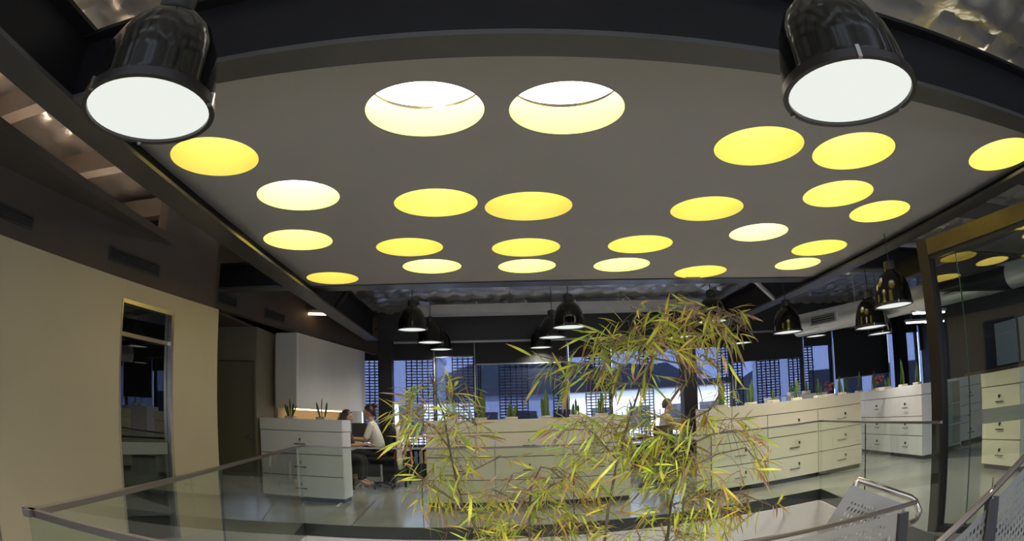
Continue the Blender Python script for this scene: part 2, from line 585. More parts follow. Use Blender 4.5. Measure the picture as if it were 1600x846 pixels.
for i in range(len(MULL) - 1):
    xa, xb = X(MULL[i]), X(MULL[i + 1])
    t = struct_root('window_%d' % (i + 1), (xa, YW + .06, .72))
    wd, hh = xb - xa, ZR - .72
    MB().bb((-.035, -.06, 0), (.035, .06, hh)).build('mullion', M['charcoal'], t)
    MB().bb((.035, -.05, 0), (wd - .035, .05, .05)).bb((.035, -.05, hh - .05), (wd - .035, .05, hh)).build('sash', M['charcoal'], t)
    MB().bb((.035, -.004, .05), (wd - .035, .004, hh - .05)).build('pane', M['wglass'], t)
    pxm = (MULL[i] + MULL[i + 1]) / 2
    zb, zm = Z(pxm, BL[i]), Z(pxm, ME[i])
    t = thing('roller_blind', 'opaque black roller blind %s' % NAMEB[i], 'blind', (xa, YW - .075, ZR), 0, 'black roller blinds')
    MB().tube([(.03, 0, -.06), (wd - .03, 0, -.06)], .032, 10).build('roller', M['blind'], t)
    MB().bb((.03, -.033, zb - ZR), (wd - .03, -.030, -.06)).build('cloth', M['blind'], t)
    MB().bb((.03, -.04, zb - ZR - .025), (wd - .03, -.022, zb - ZR)).build('bottom_bar', M['bar'] if i in (1, 2, 7) else M['blind'], t)
    t = thing('mesh_blind', 'see-through mesh sun blind %s' % NAMEB[i], 'blind', (xa, YW - .03, ZR), 0, 'mesh sun blinds')
    MB().bb((.04, -.002, zm - ZR), (wd - .04, .000, -.02)).build('cloth', M['meshcloth'], t)
    MB().bb((.04, -.008, zm - ZR - .02), (wd - .04, .008, zm - ZR)).build('bottom_bar', M['bar'], t)
    if i in (1, 2, 3, 5, 6, 7):
        MB().tube([(.0, -.05, -.05), (.0, -.05, -1.6)], .012, 6).build('guide_cable', M['bar'], t)


def column(pl, pr, py, Y, ztop, nm):
    xa, xb = at_y(pl, py, Y).x, at_y(pr, py, Y).x
    w_ = xb - xa
    m = MB().bb((xa, Y - .15, 0), (xa + .02, Y + .15, ztop)).bb((xb - .02, Y - .15, 0), (xb, Y + .15, ztop)).bb((xa + .02, Y - .012, 0), (xb - .02, Y + .012, ztop))
    m.bb((xa + .02, Y - .15, 0), (xb - .02, Y - .14, ztop))
    struct(nm, m, M['steel'])


column(593, 614, 600, YB, 3.0, 'column')
column(1066, 1087, 620, YB, 3.0, 'column')
column(1401, 1414, 560, YB + .3, 3.9, 'column')

# ------------------------------------------------------------------ steel frame around the yellow-holed panel
BZ, PZ = 3.0, 3.17


def beam(nm, p, q, zb, h=.52, fw=.27, ft=.03):
    p, q = Vector((*p, 0)), Vector((*q, 0))
    d = (q - p).normalized()
    n = Vector((-d.y, d.x, 0))
    r = struct_root(nm)

    def slab(hw, z0, z1, name, m):
        MB().prism([p + n * hw, q + n * hw, q - n * hw, p - n * hw], z0, z1).build(name, m, r)
    slab(fw / 2, zb, zb + ft, 'bottom_flange', M['flange'])
    slab(fw / 2, zb + h - ft, zb + h, 'top_flange', M['steel'])
    slab(.012, zb + ft, zb + h - ft, 'web', M['steel'])
    return r


beam('beam_left', (-2.51, -3), (-2.51, 12.9), BZ)
beam('beam_right', (4.94, -3), (4.94, 12.9), BZ + .07)
beam('beam_front', (-2.49, 2.415), (13, 2.415), BZ + .005, .50, .20)
beam('beam_far', (-2.49, 8.36), (4.92, 8.36), BZ + .15, .40, .30)
beam('beam_cross', (-8, 7.62), (-2.52, 7.62), BZ + .01, .36, .22)
beam('beam_cross', (4.96, 8.36), (13, 8.36), BZ + .3, .4, .22)
for nm, a, b in (('brace', (545, 458), (521, 486)), ('brace', (612, 482), (596, 494))):
    pa, pb = at_z(*a, 3.48), at_z(*b, 3.02)
struct('brace_left', MB().tube([(-2.40, 9.3, 3.05), (-1.80, 8.7, 3.55)], .045, 4), M['steel'])
struct('brace_left.001', MB().tube([(-2.36, 12.4, 3.15), (-1.45, 12.4, 3.7)], .05, 4), M['steel'])
struct('brace_right', MB().tube([(4.8, 9.6, 3.1), (3.7, 8.65, 3.5)], .04, 4), M['pale'])
struct('brace_right.001', MB().tube([(3.6, 8.7, 3.5), (2.7, 11.2, 3.7)], .035, 4), M['pale'])

HOLES = [  # x, y, radius, depth, lamp strength, label
    (-.385, 3.37, .365, .21, 7, 'front left of the two largest-looking, with a white crescent of daylight'),
    (.486, 3.387, .355, .21, 6, 'front right of the two largest-looking, with a white crescent of daylight'),
    (-2.010, 3.773, .36, .48, 2.72, 'plain deep yellow, just below the near left pendant lamp'),
    (-1.604, 4.719, .365, .24, 7.5, 'pale with a thin white crescent, by the left beam'),
    (-.457, 5.08, .36, .47, 3.82, 'yellow, left one of the pair in the middle of the panel'),
    (.347, 5.232, .385, .48, 2.55, 'deepest yellow, right one of the pair in the middle of the panel'),
    (1.971, 3.805, .36, .48, 3.06, 'yellow, just left under the near right pendant lamp'),
    (2.827, 3.706, .38, .47, 3.57, 'yellow fading to cream, directly under the near right pendant lamp'),
    (4.45, 3.24, .40, .47, 3.57, 'cut by the right edge of the picture'),
    (2.024, 5.259, .36, .48, 2.89, 'yellow, alone between the middle pair and the right group'),
    (3.224, 4.663, .378, .48, 3.91, 'cream at its left side, upper one of the right group'),
    (4.057, 5.064, .38, .47, 3.57, 'nearest to the right beam beside the bronze frame'),
    (2.901, 5.983, .345, .20, 7.5, 'pale with a thin white crescent, in the right group'),
    (1.647, 6.498, .364, .47, 3.40, 'yellow, third from left in the second row from the back'),
    (4.062, 6.565, .39, .48, 3.23, 'yellow, above a paler one at the far right corner'),
    (4.160, 7.398, .345, .30, 6.5, 'pale, closest to the far right corner'),
    (2.819, 7.859, .37, .48, 3.06, 'deep yellow, at the far edge right of the middle'),
    (1.621, 7.427, .352, .26, 6.5, 'cream, at the far edge above the bamboo crown'),
    (.392, 6.583, .37, .48, 3.06, 'deep yellow, second from left in the second row from the back'),
    (.445, 7.421, .347, .26, 6.5, 'cream, at the far edge in the middle'),
    (-.860, 6.453, .362, .48, 3.06, 'deep yellow, first in the second row from the back'),
    (-.699, 7.325, .352, .26, 6.5, 'cream, at the far edge left of the middle'),
    (-2.00, 6.0, .378, .40, 6.5, 'pale yellow, by the left beam halfway back'),
    (-2.069, 7.791, .352, .48, 2.89, 'deep yellow, at the far left corner'),
]
# far holes keep clear of the far beam's flange
PX0, PX1, PY0, PY1 = -2.495, 4.925, 2.43, 8.345
NS = 48
vs = [Vector(p) for p in ((PX0, PY0), (PX1, PY0), (PX1, PY1), (PX0, PY1))]
ed = [(0, 1), (1, 2), (2, 3), (3, 0)]
for x, y, r, *_ in HOLES:
    n0 = len(vs)
    vs += [Vector((x + r * math.cos(2 * PI * k / NS), y + r * math.sin(2 * PI * k / NS))) for k in range(NS)]
    ed += [(n0 + k, n0 + (k + 1) % NS) for k in range(NS)]
ov, oe, of, *_ = delaunay_2d_cdt(vs, ed, [], 0, 1e-6)
pan = MB()
keep = []
for tri in of:
    c = sum((ov[i] for i in tri), Vector((0, 0))) / 3
    if not any(math.hypot(c.x - x, c.y - y) < r * .9985 for x, y, r, *_ in HOLES):
        keep.append(tri)
pan.add([(v.x, v.y, PZ) for v in ov], [tuple(reversed(t_)) for t_ in keep])
pan.add([(v.x, v.y, PZ + .03) for v in ov], keep)
struct('ceiling_panel', pan, M['panelw'])
struct('trim_8', MB().bb((PX0, 2.52, PZ - .012), (PX1, 2.535, PZ)), M['panelw'])
for x, y, r, dp, st, lb in HOLES:
    t = thing('skylight_well', 'round skylight hole, ' + lb, 'skylight', (x, y, PZ), 0, 'round yellow skylight holes')
    MB().lathe([(r, .0), (r, dp), (r + .02, dp), (r + .02, .032)], NS).build('yellow_reveal', M['yellow'], t, 40)
    MB().disc((0, 0, dp + .035), r + .02, NS, down=True).build('daylight_diffuser', emit_mat('skylight_%02d' % HOLES.index((x, y, r, dp, st, lb)), (1, .97, .92), st), t)

# ------------------------------------------------------------------ roof: foil between purlins
ZF = 3.86
FX0, FX1, FY0, FY1 = -8.0, 14.0, -3.5, YW
nx, ny = 300, 240
foil = MB()
rng = np.random.RandomState(3)
g = rng.rand(ny + 1, nx + 1)
for _ in range(2):
    g = (g + np.roll(g, 1, 0) + np.roll(g, 1, 1)) / 3
vsx = []
for j in range(ny + 1):
    for i in range(nx + 1):
        x = FX0 + (FX1 - FX0) * i / nx
        y = FY0 + (FY1 - FY0) * j / ny
        sag = .045 * abs(math.sin(y * PI / .48)) ** .7 + .045 * abs(math.sin(x * PI / .36)) ** .7
        vsx.append((x, y, ZF - sag + .12 * (g[j, i] - .5)))
foil.add(vsx, [(j * (nx + 1) + i, (j + 1) * (nx + 1) + i, (j + 1) * (nx + 1) + i + 1, j * (nx + 1) + i + 1) for j in range(ny) for i in range(nx)])
struct('ceiling', foil, M['foil'], smooth=35)
struct('roof', MB().bb((-8, -3.5, 4.05), (14, YW + .3, 4.15)), M['roofdark'])
for xa, xb, ys in ((-8, -2.75, (.2, 2.9, 4.3, 5.75)), (5.2, 14, (.2, 2.9, 4.3, 5.75))):
    for y in ys:
        r = struct_root('purlin')
        MB().bb((xa, y, 3.50), (xb, y + .015, 3.72)).bb((xa, y + .015, 3.50), (xb, y + .16, 3.515)).build('channel', M['purlin'], r)
# pale cable tray and brackets in front of the far bulkhead
t = thing('cable_tray', 'long pale cable tray under the roof above the far windows', 'cable tray', (0, 12.6, 0))
MB().bb((-1.6, 0, 3.50), (5.0, .03, 3.68)).bb((-1.6, .03, 3.50), (5.0, .45, 3.515)).build('channel', M['pale'], t)
for k in range(7):
    xx = -1.3 + k * 1.0
    MB().tube([(xx, -.02, 3.72), (xx + .12, -.02, 3.48)], .02, 4).build('bracket', M['pale'], t)

# ------------------------------------------------------------------ pendant lamps
LAMP_W = 70


def pendant(x, y, zr, dia, label, near=False, ztop=4.05):
    t = thing('pendant_lamp', label, 'lamp', (x, y, zr), 0, 'black bell pendant lamps')
    R = dia / 2
    n = 48 if near else 28
    prof = [(R, 0), (R * 1.01, .012), (R * 1.0, .025), (R * .985, .04), (R * .96, R * .45), (R * .885, R * .85), (R * .73, R * 1.2), (R * .54, R * 1.42), (R * .36, R * 1.52), (R * .34, R * 1.6)]
    inner = [(r - .006, z) for r, z in reversed(prof)]
    MB().lathe(prof + inner + [prof[0]], n).build('shade', M['shade'], t, 50)
    MB().lathe([(0, R * 1.6), (R * .30, R * 1.6), (R * .30, R * 1.95), (R * .26, R * 2.02), (R * .1, R * 2.08), (0, R * 2.08)], 20).build('gear_housing', M['charcoal'], t, 40)
    MB().lathe([(R * .955, .02), (R * 1.03, .02), (R * 1.035, -.012), (R * .955, -.012), (R * .955, .02)], n).build('rim', M['darkmetal'], t, 40)
    MB().lathe([(0, -.004), (R * .6, -.004), (R * .955, .0), (R * .955, .010), (0, .010)], n).build('lens', M['lens'], t, 40)
    for k in range(3):
        a = 2.2 + k * 2 * PI / 3
        MB().box((R * 1.02 * math.cos(a), R * 1.02 * math.sin(a), .005), (.018, .014, .045), Matrix.Rotation(a, 3, 'Z')).build('clip', M['chrome'], t)
    MB().tube([(0, 0, R * 2.08), (0, 0, ztop - zr)], .007, 6).build('cord', M['charcoal'], t)
    li = bpy.data.lights.new('pendant_light', 'SPOT')
    li.energy = LAMP_W * (2.8 if near else 1.0)
    li.color = (1, .93, .80)
    li.spot_size = math.radians(150)
    li.spot_blend = .8
    li.shadow_soft_size = .0
    lo = link('pendant_light', li, t)
    lo.location = (0, 0, -.02)


pendant(-1.126, 1.513, 2.30, .50, 'large black bell pendant lamp hanging close by the left beam', True)
pendant(1.182, 1.47, 2.30, .50, 'large black bell pendant lamp hanging close by on the right', True)


def pend_px(px, py, z, dia, label):
    p = at_z(px, py, z)
    pendant(p.x, p.y, z, dia, label)


pend_px(644, 515, 2.90, .50, 'black pendant lamp, nearest of the three left of the middle')
pend_px(672, 535, 2.90, .50, 'black pendant lamp, second of the three left of the middle')
pend_px(689, 546, 2.90, .48, 'black pendant lamp, farthest of the three left of the middle')
pend_px(889, 511, 2.78, .52, 'black pendant lamp, nearest of the three beside the bamboo crown')
pend_px(863, 527, 2.85, .50, 'black pendant lamp, second of the three beside the bamboo crown')
pend_px(845, 543, 2.90, .48, 'black pendant lamp, farthest of the three beside the bamboo crown')
pend_px(1113, 502, 2.80, .52, 'black pendant lamp half hidden in the top of the bamboo crown')
pend_px(1062, 527, 2.86, .50, 'black pendant lamp glimpsed through the bamboo crown')
pend_px(1010, 542, 2.90, .48, 'black pendant lamp behind the left side of the bamboo crown')
pend_px(1158, 536, 2.70, .50, 'black pendant lamp at the tip of the right beam')
pend_px(1231, 519, 2.42, .50, 'black pendant lamp left of the silver duct end')
pend_px(1397, 477, 2.30, .52, 'black pendant lamp in front of the silver duct')
pend_px(1361, 511, 2.22, .50, 'black pendant lamp below the silver duct, left one')
pend_px(1375, 521, 2.35, .50, 'black pendant lamp below the silver duct, right one')
pend_px(1275, 525, 2.75, .50, 'small black pendant lamp just below the silver duct end')

# ------------------------------------------------------------------ duct, right
ZD = 2.85
da, db, dc = at_z(1252, 509, ZD), at_z(1440, 466, ZD), None
dd = (db - da).normalized()
da = da - dd * .1
de = db + dd * 5.0
t = thing('air_duct', 'big round galvanised air duct with side grilles under the roof', 'duct')
MB().tube([da + (de - da) * k / 12 for k in range(13)], .23, 24, caps=True).build('pipe', M['galv'], t, 40)
for k in range(1, 12, 2):
    c = da + (de - da) * k / 12
    MB().tube([c - dd * .02, c + dd * .02], .238, 24).build('joint_ring', M['galv'], t, 40)
nrm = Vector((-dd.y, dd.x, 0))
if nrm.y > 0:
    nrm = -nrm
for k, s in enumerate((.9, 2.55, 4.2)):
    c = da + dd * s + nrm * .23
    Rm = Matrix((dd, nrm, Vector((0, 0, 1)))).transposed()
    g_ = MB().box(c, (.72, .10, .20), Rm).build('grille_box', M['galv'], t)
    MB().box(c + nrm * .052, (.62, .006, .14), Rm).build('grille_backing', M['plinth'], g_)
    for j in range(3):
        MB().box(c + nrm * .057 + Vector((0, 0, -.045 + .045 * j)), (.62, .008, .008), Rm).build('grille_bar', M['galv'], g_)
for s in (1.6, 3.4):
    c = da + dd * s
    MB().tube([c + Vector((0, 0, .2)), (c.x, c.y, 3.75)], .008, 5).build('hanger', M['pale'], t)

# ------------------------------------------------------------------ right side: bronze framed glazing
GA = Vector((3.79, 4.01, 0))
gd = Vector((.222, -.975, 0))                                  # runs towards the camera
rzg = math.atan2(gd.y, gd.x)
t = struct_root('window_11', GA, rzg)                           # local x along the frame, local y to the office side
GL = 5.5
MB().bb((-.13, -.06, 0), (.0, .06, 2.57)).build('mullion', M['bronzem'], t)
MB().bb((0, -.06, 2.43), (GL, .06, 2.57)).build('header', M['bronze'], t)
MB().bb((0, -.03, 2.40), (GL, .03, 2.43)).build('glazing_bead', M['bronzed'], t)
MB().bb((0, -.05, 0), (GL, .05, .06)).build('bottom_rail', M['bronzed'], t)
MB().bb((.0, -.006, .06), (.30, .006, 2.40)).build('pane', M['rglass'], t)
MB().bb((.31, -.006, .06), (2.2, .006, 2.40)).build('pane', M['rglass'], t)
MB().bb((.30, -.007, .06), (.308, .007, 2.40)).build('glass_edge', mat('glass_edge_green', (.05, .10, .075), .2), t)
MB().bb((.32, -.009, .93), (2.2, -.0065, 1.05)).build('frosted_band', M['frost'], t)
struct('wall_right', MB().bb((12.4, -3.5, 0), (12.6, YW, 4.1)), mat('dark_grey_wall', (.10, .10, .11), .6))
struct('wall_right_panel', MB().bb((12.33, 7.6, 1.45), (12.40, 9.6, 2.5)).bb((12.33, 9.75, 1.45), (12.40, 10.6, 2.5)), mat('grey_blue_panel', (.70, .74, .78), .5))
struct('wall_right_bulkhead', MB().bb((6.2, 6.6, 2.62), (12.4, 6.75, 3.0)).bb((5.4, 2.5, 2.75), (5.5, 6.6, 3.0)), M['steel'])
struct('trim_9', MB().bb((12.25, 5, 1.22), (12.40, 12, 1.40)), M['timber'])
# back of the hall behind the camera: unseen wall, opening sized for fill light
struct('wall_back', MB().bb((-8, -3.6, 0), (14, -3.5, .9)).bb((-8, -3.6, 2.5), (14, -3.5, 4.15)).bb((-8, -3.6, .9), (-6, -3.5, 2.5)).bb((12, -3.6, .9), (14, -3.5, 2.5)), M['taupe'])
struct('wall_outer', MB().bb((-8.2, -3.6, 0), (-8, YW + .2, 4.15)), M['white'])

# ------------------------------------------------------------------ cabinets
def cabinet(p, q, n, depth, label_fn, m='cabinet', group=None, keys=True, lock_dx=.0):
    """n units along p->q (front base line as seen from the front, left to right)"""
    p, q = Vector((*p, 0)), Vector((*q, 0))
    wd = (q - p).length / n
    rz = math.atan2(q.y - p.y, q.x - p.x)
    proto = None
    out = []
    for k in range(n):
        loc = p + (q - p) * k / n
        if proto is None:
            t = thing('filing_cabinet', label_fn(k), 'cabinet', loc, rz, group)
            W = wd - .004
            MB().bb((0, .022, .07), (W, depth, 1.135)).build('carcass', M[m], t)
            MB().bb((.012, .0195, .075), (W - .012, .0215, 1.145)).build('gap_shade_plate', M['gap'], t)  # darker plate behind the drawers, the shade in their gaps put into its colour
            MB().bb((.02, .05, 0), (W - .02, depth - .03, .07)).build('plinth', M['plinth'], t)
            pb = MB()
            pb.bb((-.004, 0, 1.145), (W + .004, .02, 1.33)).bb((-.004, depth - .02, 1.145), (W + .004, depth, 1.33))
            pb.bb((-.004, .02, 1.145), (.016, depth - .02, 1.33)).bb((W - .016, .02, 1.145), (W + .004, depth - .02, 1.33)).bb((.016, .02, 1.145), (W - .016, depth - .02, 1.30))
            pb.build('planter_box', M[m], t)
            for z0, z1 in ((.075, .412), (.426, .762), (.776, 1.132)):
                d_ = MB().bb((.006, -.002, z0), (W - .006, .019, z1)).build('drawer', M[m], t)
                zc = z1 - .15
                h = MB().tube([(W / 2 - .10, -.032, zc - .05), (W / 2 + .10, -.032, zc - .05)], .008, 6)
                h.tube([(W / 2 - .085, 0, zc - .05), (W / 2 - .085, -.032, zc - .05)], .006, 6).tube([(W / 2 + .085, 0, zc - .05), (W / 2 + .085, -.032, zc - .05)], .006, 6)
                h.build('handle', M['darkmetal'], d_)
                MB().tube([(W / 2 + lock_dx, -.002, zc + .03), (W / 2 + lock_dx, -.012, zc + .03)], .013, 10).box((W / 2 + lock_dx, -.025, zc + .02), (.008, .03, .045)).build('lock', M['darkmetal'], d_)
            proto = t
        else:
            t = copy_tree(proto)
            t.location = loc
            t['label'] = label_fn(k)
        out.append(t)
    return out


cabinet((-3.78, 9.50), (-2.34, 9.44), 1, .50, lambda k: 'wide white three-drawer cabinet below the grey hanging cupboard', 'cabwhite', 'drawer cabinets')
N3 = ['left unit', 'middle unit', 'right unit']
cabinet((-1.02, 9.30), (2.04, 9.30), 3, .50, lambda k: 'cream drawer cabinet, %s of the middle row behind the bamboo' % N3[k], 'cabinet', 'drawer cabinets')
cabinet((3.17, 8.84), (6.33, 9.17), 3, .50, lambda k: 'cream drawer cabinet, %s of the right row past the bamboo' % N3[k], 'cabinet', 'drawer cabinets', lock_dx=.1)
cabinet((8.105, 12.59), (7.22, 8.33), 3, .36, lambda k: 'pale drawer cabinet set side-on beyond the right row, %s unit' % ('farthest', 'middle', 'nearest')[k], 'cabwhite', 'drawer cabinets')
p0, p1 = at_z(1496, 697, 0), at_z(1531, 688, 0)
c0, c1 = at_z(1533, 732, 0), at_z(1592, 738, 0)
print('glass cabinets', p0, p1, c0, c1)
cabinet((8.8, 8.86), (9.55, 8.78), 1, .45, lambda k: 'dim drawer cabinet behind the narrow left strip of the office glass', 'cabwhite', 'drawer cabinets')
cabinet((6.62, 6.08), (6.36, 5.0), 1, .45, lambda k: 'yellowish cream drawer cabinet seen through the office glass', 'cabinet', 'drawer cabinets')
# low white unit behind the right row
t = thing('low_cabinet', 'low white cabinet behind the right cabinet row', 'cabinet', (5.62, 11.6, 0))
MB().bb((0, 0, .07), (1.4, .45, 1.40)).build('carcass', M['cabwhite'], t)
MB().bb((.02, .03, 0), (1.38, .42, .07)).build('plinth', M['plinth'], t)
MB().bb((-.01, -.01, 1.40), (1.41, .46, 1.43)).build('top', M['cabwhite'], t)
t = thing('open_shelf', 'dark open shelf unit with binders beyond the pale side-on cabinets', 'shelf', (7.85, 8.9, 0), -.2)
MB().bb((0, 0, 0), (.02, .35, 1.3)).bb((.9, 0, 0), (.92, .35, 1.3)).bb((.02, .33, 0), (.9, .35, 1.3)).build('carcass', M['cabwhite'], t)
for z in (.05, .45, .85, 1.28):
    MB().bb((.02, 0, z), (.9, .33, z + .02)).build('shelf', M['cabwhite'], t)
for k in range(9):
    z, j = ((.07, .47, .87)[k // 3], k % 3)
    bm_ = MB().bb((0, .03, 0), (.07, .28, .30))
    o = bm_.build('binder', [M['book1'], M['book4'], M['book3']][j])
    o.location = (7.85 + (.12 + .09 * j) * .98, 8.9 - .2 * (.12 + .09 * j), z)
    o.rotation_euler = (0, 0, -.2)
    tag(o, '%s binder on the %s shelf of the dark open shelf unit' % (('red', 'grey', 'blue')[j], ('bottom', 'middle', 'top')[k // 3]), 'binder', 'binders on the open shelf')

# ------------------------------------------------------------------ snake plants
SN = []
for k, (cv, wv) in enumerate(((.0, .040), (.10, .036), (-.06, .045))):
    m = MB()
    n = 7
    for i in range(n + 1):
        u = i / n
        ww = wv * (.55 + .9 * u) * (1 - u ** 4) + .001
        m.v += [(cv * u * u - 0, -ww, u), (cv * u * u + .012 * (1 - u), 0, u), (cv * u * u, ww, u)]
    for i in range(n):
        a = i * 3
        m.f += [(a, a + 3, a + 4, a + 1), (a + 1, a + 4, a + 5, a + 2)]
        m.mi += [0, 0]
    SN.append(m.mesh('leaf', M['snake'], 60))
POT = MB().rbox((0, 0, .035), (.17, .14, .07), .008).mesh('pot', M['pot'])
SOIL = MB().bb((-.075, -.06, .07), (.075, .06, .074)).mesh('soil', M['soil'])


def snake(px, pbase, ptop, Y, zbase, label, n=5, potted=True, spread=.25):
    p = at_y(px, pbase, Y)
    h = at_y(px, ptop, Y).z - zbase - .07
    h = max(.16, h)
    t = thing('snake_plant', label, 'plant', (p.x, Y, zbase), random.uniform(-.3, .3), 'snake plants on the cabinets')
    link('pot', POT, t)
    link('soil', SOIL, t)
    for k in range(n):
        o = link('leaf', SN[k % 3], t)
        a = (k - (n - 1) / 2) / max(1, (n - 1) / 2) * spread + random.uniform(-.05, .05)
        o.location = (.05 * (k - (n - 1) / 2) / max(1, (n - 1) / 2), random.uniform(-.03, .03), .065)
        o.rotation_euler = (random.uniform(-.1, .1), a, PI / 2 + random.uniform(-.6, .6))
        s = h * (1.0 if k == n // 2 else random.uniform(.62, .95))
        o.scale = (s, .42 if h < .3 else .52, s)
        o.scale = (s, .44 + .35 * h, s)


CT = 1.30
for i, a in enumerate((
    (454, 655, 622, 9.75, CT, 'two-sided snake plant left of the pair on the wide white cabinet', 5, True, .35),
    (503, 655, 621, 9.75, CT, 'snake plant with a V of leaves, right one on the wide white cabinet', 3, True, .35),
    (752, 655, 606, 9.55, CT, 'tall narrow snake plant, first on the middle cabinet row', 4, True, .16),
    (799, 655, 626, 9.55, CT, 'short bushy snake plant, second on the middle cabinet row', 6, True, .30),
    (853, 654, 606, 9.55, CT, 'wide fan-shaped snake plant, third on the middle cabinet row', 5, True, .55),
    (899, 653, 622, 9.55, CT, 'small snake plant, fourth on the middle cabinet row', 4, True, .3),
    (940, 652, 612, 9.55, CT, 'snake plant beside the bamboo, last on the middle cabinet row', 4, True, .25),
    (1127, 632, 597, 9.15, CT, 'snake plant behind a bamboo spray, first on the right cabinet row', 4, True, .12),
    (1173, 629, 592, 9.2, CT, 'slim upright snake plant, second on the right cabinet row', 4, True, .08),
    (1209, 626, 604, 9.22, CT, 'short spread snake plant beside the blue box on the right cabinet row', 4, True, .4),
    (1245, 624, 588, 9.26, CT, 'single-spike snake plant right of the blue box on the right cabinet row', 3, True, .08),
    (1280, 621, 590, 9.3, CT, 'slim snake plant, second from the end of the right cabinet row', 3, True, .06),
    (1313, 616, 586, 9.35, CT, 'forked snake plant at the right end of the right cabinet row', 4, True, .28),
)):
    snake(*a)
for px, py0, tp, Y, z, lb in ((1237, 610, 598, 11.8, 1.43, 'left small plant on the low white cabinet'), (1259, 609, 594, 11.8, 1.43, 'right small plant on the low white cabinet')):
    snake(px, py0, tp, Y, z, lb + ' behind the right row', 4, True, .3)
for k, (px, tp) in enumerate(((1322, 586), (1342, 579), (1365, 578), (1386, 588), (1411, 560), (1434, 562))):
    r_ = ray(px, 606)
    Y = 5.68 / (r_[0] / r_[1] - .2077)
    Y = min(Y, 12.4)
    snake(px, 606, tp, Y, CT, 'snake plant on the side-on pale cabinets, %s from the far end' % ORD[k], 4, True, .22)


def flower(px, py, Y, z, label):
    p = at_y(px, py, Y)
    t = thing('red_plant', label, 'plant', (p.x, Y, z))
    link('pot', POT, t)
    m = MB()
    for k in range(26):
        a, b = random.uniform(0, 2 * PI), random.uniform(.02, .11)
        m.ball((b * math.cos(a), b * math.sin(a) * .6, .13 + random.uniform(0, .16)), (.03, .03, .018), 6, 4)
    m.build('foliage', M['red'], t)


flower(1296, 615, 9.32, CT, 'dark red leafy plant between two snake plants on the right row')
flower(1375, 602, 9.75, CT, 'dark red leafy plant on the side-on pale cabinets')
p = at_y(1223, 620, 9.24)
t = thing('desk_calendar', 'small dark blue box standing on the right cabinet row', 'box', (p.x, 9.24, CT))
MB().prism([(-.06, -.04), (.06, -.04), (.06, .04), (-.06, .04)], 0, .13).build('body', M['blue'], t)
MB().bb((-.045, -.043, .02), (.045, -.0405, .11)).build('face', mat('pale_blue_print', (.15, .22, .42), .5), t)

# ------------------------------------------------------------------ glass balustrades round the void
def balustrade(name_label, p, q, joints, zt=1.0, rail='rail', inset_n=None):
    p, q = Vector((*p, 0)), Vector((*q, 0))
    L_ = (q - p).length
    t = thing('glass_balustrade', name_label, 'balustrade', p, math.atan2(q.y - p.y, q.x - p.x), 'glass balustrades round the void')
    js = [0] + joints + [1]
    for a, b in zip(js, js[1:]):
        MB().bb((a * L_ + .008, -.006, -.12), (b * L_ - .008, .006, zt - .010)).build('glass_panel', M['glass'], t)
    for a in joints:
        MB().bb((a * L_ - .004, -.007, .0), (a * L_ + .004, .007, zt - .02)).build('joint_seal', M['charcoal'], t)
    MB().bb((-.015, -.015, zt - .012), (L_ + .015, .015, zt + .010)).build('handrail', M[rail], t)
    return t


def off(p, q, k):
    n = inset(p, q, 0)
    return ((p[0] + n.x * k, p[1] + n.y * k), (q[0] + n.x * k, q[1] + n.y * k))


balustrade('left glass balustrade with slim bronze rail in front of the cream wall', *off(VA, VB, .03), [.385])
balustrade('far glass balustrade in front of the drawer cabinets', *off(VB, VC, .03), [.22, .48, .74])
pR = (3.60, 3.84)
balustrade('right glass balustrade running to the bronze office frame', *off(VC, pR, .03), [.5])
balustrade('near glass balustrade at the bottom left corner', *off((.35, 1.31), VA, .03), [])

# ------------------------------------------------------------------ stair balustrades of perforated steel
def perforated(mb, o, ux, uz, W, H, cell=(.028, .046), margin=.03, clip=None):
    """sheet in the plane o + a ux + b uz with rows of slot holes"""
    o, ux, uz = Vector(o), Vector(ux).normalized(), Vector(uz)
    nx_, nz_ = int((W - 2 * margin) / cell[0]), int((H - 2 * margin) / cell[1])
    mx, mz = (W - nx_ * cell[0]) / 2, (H - nz_ * cell[1]) / 2

    def P_(a, b):
        return o + ux * a + uz * b
    for a0, a1, b0, b1 in ((0, W, 0, mz), (0, W, H - mz, H), (0, mx, mz, H - mz), (W - mx, W, mz, H - mz)):
        mb.add([P_(a0, b0), P_(a1, b0), P_(a1, b1), P_(a0, b1)], [(0, 1, 2, 3)])
    for j in range(nz_):
        for i in range(nx_):
            a, b = mx + i * cell[0], mz + j * cell[1]
            w_, h_ = cell[0], cell[1]
            s = -.15 if j % 2 else .15
            c_ = [(a, b), (a + w_, b), (a + w_, b + h_), (a, b + h_)]
            ca, cb = a + w_ / 2, b + h_ / 2
            hole = [(ca + s * w_ * -1.0, cb - h_ * .36), (ca + w_ * .24, cb - h_ * .15), (ca + w_ * .24 + 0, cb + h_ * .15), (ca + s * w_, cb + h_ * .36), (ca - w_ * .24, cb + h_ * .15), (ca - w_ * .24, cb - h_ * .15)]
            vs_ = [P_(*x) for x in c_ + hole]
            mb.add(vs_, [(0, 1, 5, 4), (1, 2, 6, 5), (2, 7, 6), (2, 3, 7), (3, 8, 7), (3, 0, 9, 8), (0, 4, 9)])


